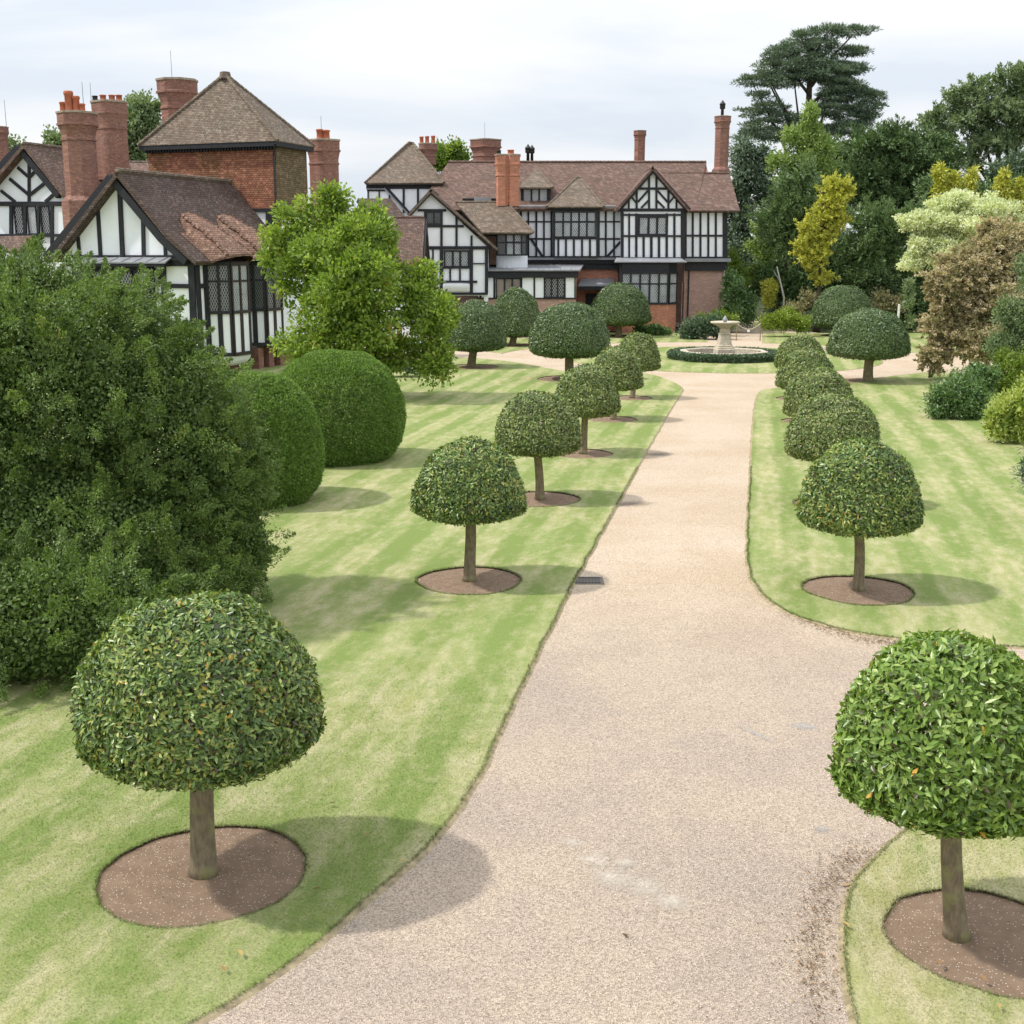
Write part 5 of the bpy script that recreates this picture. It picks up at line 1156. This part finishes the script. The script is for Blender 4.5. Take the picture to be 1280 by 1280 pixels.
# gable
wall(Lh, Q, M3, [(322, 118), (70, 462), (640, 462)], th=.3, name='gable_wall')
frame(Lh, Q, M3, [(340, 118, 355, 452, 21), (237, 232, 250, 452, 19), (143, 362, 152, 452, 17), (449, 240, 453, 452, 19), (552, 374, 556, 452, 16), (80, 456, 640, 456, 16)], k3, .08)
barge(Lh, Q, M3, [(18, 462), (323, 84)], 36, k3, .1, .5); barge(Lh, Q, M3, [(321, 84), (560, 372), (676, 478)], 36, k3, .1, .5)
A = Q.hit3(M3(322, 52), .65); Lf = Q.hit3(M3(2, 468), .65); R1 = Q.hit3(M3(560, 350), .65); Rt = Q.hit3(M3(700, 478), .65)
bk = qn * 10.1
roof(Lh, [A, R1, R1 + bk, A + bk], 'tile_dark', .2); roof(Lh, [R1, Rt, Rt + bk, R1 + bk], 'tile_dark', .2); roof(Lh, [Lf, A, A + bk, Lf + bk], 'tile_dark', .2)
ridge(Lh, A + Vector((0, 0, .05)), A + bk + Vector((0, 0, .05)), .14)
# front wall under the gable: window band, panel at right
wl = Q.hit(M3(90, 480))[0]; zg = zE
mb = MB(); mb.pbox(Q, wl, gu, 0, zg + .1, -.3, 0); obj('wall', mb, MAT['plaster'], Lh)
frame(Lh, Q, M3, [(545, 480, 553, 760, 26), (676, 480, 690, 800, 34), (560, 592, 690, 594, 20), (90, 484, 700, 484, 30), (555, 765, 690, 768, 20), (120, 640, 540, 640, 24)], k3, .085)
PWn = Q.off(.45)
a = PWn.hit(M3(200, 520)); b = PWn.hit(M3(480, 600)); mb = MB(); mb.pbox(PWn, a[0] - 1.2, b[0], b[1] - 1.0, a[1] + .35, -.44, -.02); obj('bay_wall', mb, MAT['timber'], Lh)
for i, (x0, x1) in enumerate([(215, 262), (275, 328), (342, 396), (412, 468)]):
    window(Lh, PWn, M3, (x0, 528, x1, 590), k3, 1, 1, mat='glass_dark', bar=8, bord=8)
window(Lh, Q, M3, (494, 520, 524, 582), k3, 1, 1, mat='glass_pale', bar=8, bord=10)
PK = Q.off(.9); a = PK.hit(M3(118, 486)); b = PK.hit(M3(552, 486)); mb = MB()
mb.prism([PK.pt(a[0], a[1], 0), PK.pt(b[0], a[1], 0), PK.pt(b[0] - .2, a[1] + .24, -.85), PK.pt(a[0], a[1] + .24, -.85)], (0, 0, .07))
obj('lead_canopy', mb, MAT['lead'], Lh)
mb = MB(); mb.pbox(PK, a[0] + .1, b[0] - .1, a[1] - .15, a[1] - .002, -.5, -.05); obj('fascia', mb, MAT['timber'], Lh)
mb = MB(); 
for i in range(8): 
    u = a[0] + (b[0] - a[0]) * i / 7.5; mb.tube([PK.pt(u, a[1] + .07, 0), PK.pt(u, a[1] + .31, -.85)], [.04, .04], 5)
obj('canopy_rolls', mb, MAT['lead'], Lh)
# side wall
sidelen = 14.0
zB = SU.hit(M3(740, 905))[1]
mb = MB(); mb.pbox(SU, .3, sidelen, 1.0, zg + .05, -.3, -.003); obj('side_wall', mb, MAT['plaster'], Lh)
mb = MB(); mb.pbox(SU, .3, sidelen, 0, 1.0, -.5, -.2); obj('side_wall', mb, MAT['brick_red'], Lh)
s1 = SU.hit(M3(740, 600))[0]
zmid = Q.hit(M3(690, 592))[1]; zlow = Q.hit(M3(690, 767))[1]
mb = MB()
for u in (.12, s1): mb.pbox(SU, u - .14, u + .12, .9, zg, -.02, .075 + eps())
for z in (zmid, zlow, zg - .12): mb.pbox(SU, 0, s1, z - .13, z + .10, -.02, .07 + eps())
obj('timber_frame', mb, MAT['timber'], Lh)
s2 = SU.hit(M3(940, 600))[0]; s3 = SU.hit(M3(1103, 600))[0]
ztr = zmid + .1; zsill = SU.hit(M3(800, 745))[1] + .35
print('side', gu, s1, s2, s3, zE, zmid, zlow, zsill)
b1 = s1 + .12; wbay = 2.9; gap = .35
for bi in range(2):
    p0 = b1 + bi * (wbay + gap); zt_ = zg - .25; zb_ = .95 if bi == 0 else 1.25; pr = 1.05
    pts = [SU.pt(p0, 0, 0), SU.pt(p0 + .55, 0, pr), SU.pt(p0 + wbay - .75, 0, pr), SU.pt(p0 + wbay, 0, 0)]
    mb = MB(); sh = [p + SU.n * -.06 for p in pts]; mb.prism([Vector((p.x, p.y, zb_)) for p in sh], (0, 0, zt_ - zb_ + .2)); obj('bay_wall', mb, MAT['timber'], Lh)
    gm = ['glass_dark', 'glass_pale', 'glass_dim']
    for j, (p, q) in enumerate(zip(pts[:-1], pts[1:])):
        bayface(Lh, p, q, zsill, zt_, ztr + .1, 2, gm[j] if bi == 0 else ('glass_dim', 'glass_dark', 'glass_dim')[j], 'timber' if j == 0 else 'timber_brown', zb=zb_ + .1, pan=2)
    if bi == 0:     # plaster cove carrying the bay
        mb = MB(); n = 6; base = [(p - (pts[1] + pts[2]) / 2) for p in pts]; ctr = (pts[0] + pts[3]) / 2
        prof = []
        vs = []; 
        for i in range(n + 1):
            q = i / n; k = math.cos(q * 1.35); zz2 = zb_ - .02 - .55 * math.sin(q * 1.5) 
            vs += [Vector(((ctr + (p - ctr) * (.25 + .75 * k)).x, (ctr + (p - ctr) * (.25 + .75 * k)).y, zz2)) for p in pts]
        fs = [(i * 4 + j, i * 4 + (j + 1) % 4, (i + 1) * 4 + (j + 1) % 4, (i + 1) * 4 + j) for i in range(n) for j in range(4)] + [(0, 1, 2, 3), (n * 4, n * 4 + 1, n * 4 + 2, n * 4 + 3)]
        mb.add(vs, fs); obj('cove', mb, MAT['plaster'], Lh)
    else:
        for uu in (.1, 1.15, 2.3):
            mb = MB(); mb.pbox(SU, p0 + uu, p0 + uu + .5, 0, zb_ - .12, .2, .75); obj('brick_pier', mb, MAT['brick_red'], Lh)
    # swept tile roof over the bay
    nrm = SU.n; slope_dir = (R1 - Rt)
    def onroof(s, up):      # point on the lower main roof slope: s along wall, up metres inwards
        q = Rt + (R1 - Rt).normalized() * up * 1.25; d0 = (q - SU.O).dot(SU.a); return q + SU.a * (s - d0)
    segs = 28; rows = 12; vs = []
    s_lo = p0 - .35; s_hi = p0 + wbay + .1
    for r in range(rows + 1):
        q = r / rows                      # 0 at the eave, 1 at top
        for i in range(segs + 1):
            t_ = i / segs; s = s_lo + (s_hi - s_lo) * t_
            prof = max(0.0, math.sin(math.pi * t_)) ** .55
            w = .46 + .54 * (1 - q) ** .8       # narrows upward
            tt = (t_ - .5) / w + .5; hump = (max(0.0, math.sin(math.pi * min(max(tt, 0), 1)))) ** .6
            p = onroof(s, q * 2.4)
            outw = (1.05 * (1 - q) ** 1.15) * hump; lift = (.18 + .50 * math.sin(math.pi * min(1, q * .62 + .12))) * hump
            vs.append(p + nrm * outw + Vector((0, 0, lift + .03)))
    mb = MB(); W_ = segs + 1; mb.add(vs, [(r * W_ + i, r * W_ + i + 1, (r + 1) * W_ + i + 1, (r + 1) * W_ + i) for r in range(rows) for i in range(segs)])
    mb.add([v - Vector((0, 0, .12)) for v in vs[:W_]] + vs[:W_], [(i, i + 1, W_ + i + 1, W_ + i) for i in range(segs)])
    tp = vs[rows * W_:]; mb.add(tp + [v - Vector((0, 0, .75)) for v in tp], [(i, i + 1, W_ + i + 1, W_ + i) for i in range(segs)])
    obj('swept_roof', mb, MAT['tile_swept'], Lh)
    # hip tiles down each swept side
    for tt in (.16, .80):
        pts2 = []
        for r in range(rows + 1):
            q = r / rows; w = .46 + .54 * (1 - q) ** .8; t_ = .5 + (tt - .5) * w; i = int(round(t_ * segs)); pts2.append(vs[r * W_ + i] + Vector((0, 0, .05)))
        P_ = []; rr_ = []
        for a, b in zip(pts2[:-1], pts2[1:]): P_ += [a, a.lerp(b, .9)]; rr_ += [.11, .07]
        mb = MB(); mb.tube(P_, rr_, 6); obj('hip_tiles', mb, MAT['tile_swept'], Lh)
# lower tower side wall panel seen right of the bays
T0 = Q.off(-9.6)
tu0 = T0.hit(M1(985, 600))[0]; tu1 = T0.hit(M2(772, 600))[0]; zte = T0.hit(M2(760, 548))[1]; zth = T0.hit(M2(700, 962))[1]
TS = Plane(T0.pt(tu1, 0, 0), ANG + math.pi / 2); tl = TS.hit(M2(978, 700))[0]; print('tower', tu0, tu1, zte, zth, tl)
zgr = zth - .0
mb = MB(); mb.pbox(T0, tu0, tu1, zth, zte, -tl, 0); tw = obj('tower_wall', mb, MAT['tile_hung'], Lh, label='upper tower wall hung with red tiles')
mb = MB(); mb.pbox(TS, -.012, tl + .01, zth - .02, zte, -.1, .016); obj('tower_side', mb, MAT['tile_moss_shade'], Lh, label='shaded mossy tile-hung side of the tower')
mb = MB(); mb.pbox(T0, tu0 + .1, tu1 - .1, 0, zth, -tl + .05, -.12); obj('tower_wall', mb, MAT['plaster'], Lh)
frame(Lh, T0.off(-.12), M2, [H(975, 480, 780, 22), V(738, 975, 1700, 60), V(560, 975, 1700, 30)], k4, .12)
mb = MB(); 
for z in (zth - .25, 3.2, .9): mb.pbox(TS, 0, tl, z - .18, z + .1, -.3, -.02 + eps())
for u in (.3, tl * .5, tl): mb.pbox(TS, u - .25, u + .05, 0, zth, -.3, -.04 + eps())
obj('timber_frame', mb, MAT['timber'], Lh)
# eaves: dark cornice with dentils
mb = MB(); mb.pbox(T0, tu0 - .3, tu1 + .35, zte - .02, zte + .28, -tl - .3, .35); obj('cornice', mb, MAT['timber'], Lh)
mb = MB()
for i in range(44):
    u = tu0 + (tu1 - tu0) * i / 43; mb.pbox(T0, u, u + .09, zte - .16, zte - .021, 0.001, .25)
obj('dentils', mb, MAT['timber'], Lh)
ov = .38; e = [T0.pt(tu0 - ov, zte + .25, ov), T0.pt(tu1 + ov, zte + .25, ov), T0.pt(tu1 + ov, zte + .25, -tl - ov), T0.pt(tu0 - ov, zte + .25, -tl - ov)]
ct = T0.pt((tu0 + tu1) / 2, 0, -tl / 2); apx = PY(284, 93, ct.y); ap1 = Vector((apx.x - .12, ct.y, apx.z)); 
for i in range(4): roof(Lh, [e[i], e[(i + 1) % 4], ap1], 'tile_grey', .12)
for i in range(4): ridge(Lh, e[i] + Vector((0, 0, .02)), ap1, .13)
mb = MB(); mb.loft((ap1.x, ap1.y), [(x * .3, y * .3) for x, y in OCT], [(ap1.z - .25, 1.1), (ap1.z + .12, .9), (ap1.z + .16, .5)]); obj('finial', mb, MAT['tile_grey'], Lh)
mb = MB(); mb.tube([T0.pt(tu1 - .05, 3, .12), T0.pt(tu1 - .05, zte - .5, .12), T0.pt(tu1 + .2, zte + .1, .4)], [.06] * 3, 7); obj('downpipe', mb, MAT['iron'], Lh)
# far left gable
X9 = Q.off(-9.0)
wall(Lh, X9, M1, [(155, 570), (-140, 915), (-140, 1700), (425, 1700), (425, 890)], th=.3, name='gable_wall')
frame(Lh, X9, M1, [V(198, 590, 918, 20), (205, 872, 318, 782, 20), (205, 752, 252, 700, 18), (196, 872, 68, 765, 20), (190, 750, 122, 690, 18), H(932, -140, 425, 28), V(80, 930, 1240, 26), V(172, 945, 1130, 24), V(262, 945, 1130, 20), V(352, 930, 1240, 22), H(1142, -100, 425, 18), (308, 918, 382, 852, 18), (104, 918, 12, 845, 18), (230, 1140, 300, 1250, 20)], k4, .08)
window(Lh, X9, M1, (98, 952, 162, 1128), k4, 1, mat='glass_dark', bord=6); window(Lh, X9, M1, (186, 952, 252, 1128), k4, 1, mat='glass_pale', bord=6); window(Lh, X9, M1, (274, 952, 340, 1128), k4, 1, mat='glass_dark', bord=6)
barge(Lh, X9, M1, [(-150, 900), (157, 560), (425, 882)], 42, k4, .1, .5)
A = X9.hit3(M1(155, 528), .65); Lf = X9.hit3(M1(-165, 905), .65); Rt9 = X9.hit3(M1(440, 885), .65); bk = qn * 9
roof(Lh, [A, Rt9, Rt9 + bk, A + bk], 'tile_brown', .2); roof(Lh, [Lf, A, A + bk, Lf + bk], 'tile_brown', .2); ridge(Lh, A, A + bk, .12)
# low tiled roof under that window and roof strip behind
a = X9.hit3((-20, 296), 1.0); b = X9.hit3((44, 294), 1.0); roof(Lh, [a, b, b + Vector((.6, -1.2, -.9)), a + Vector((0, -1.2, -.9))], 'tile_brown', .15)
a = PY(150, 203, 84); b = PY(192, 203, 84); roof(Lh, [a, b, PY(192, 222, 81), PY(150, 222, 81)], 'tile_red', .15)
ridge(Lh, a, b, .12)
mb = MB(); a = X9.hit(M1(425, 1000)); mb.pbox(X9, a[0] - .4, tu0 + .5, 0, a[1] - .5, -4, -.4); obj('wall', mb, MAT['brick_red'], Lh)
# chimneys
chimney(Lh, 96, 140, 300, 67.5, 46, 'brick_red', 'oct', [(-9, 25, 5.5, 'pot'), (0, 19, 4.5, 'pot'), (-17, 12, 4, 'pot'), (7, 10, 4, 'pot')], rod=(9, 36), baseh=48, label='tall octagonal brick chimney with a cluster of clay pots')
chimney(Lh, 136, 126, 225, 78, 42, 'brick_red', 'clover4', [(-17, 6, 3.5, 'iron'), (-7, 7, 4, 'pot'), (4, 7, 4, 'pot'), (13, 7, 4, 'pot')], rod=(-22, 22), dd=.8, flare=1.12, label='fluted four-flue brick chimney behind the octagonal one')
chimney(Lh, 221, 99, 185, 84, 48, 'brick_red', 'oct', [], rod=(-6, 34), dd=.9, label='broad brick chimney left of the tower roof')
chimney(Lh, 404, 174, 300, 77.5, 38, 'brick_red', 'clover4', [(-4, 12, 4.5, 'pot'), (4, 11, 4.5, 'pot')], rod=(-2, 28), dd=.8, flare=1.14, label='brick chimney at the right side of the tower')
chimney(Lh, -2, 158, 250, 80, 22, 'brick_red', 'oct', [], rod=(10, 32), label='brick chimney cut by the left edge')
print('leaves', NLEAF)
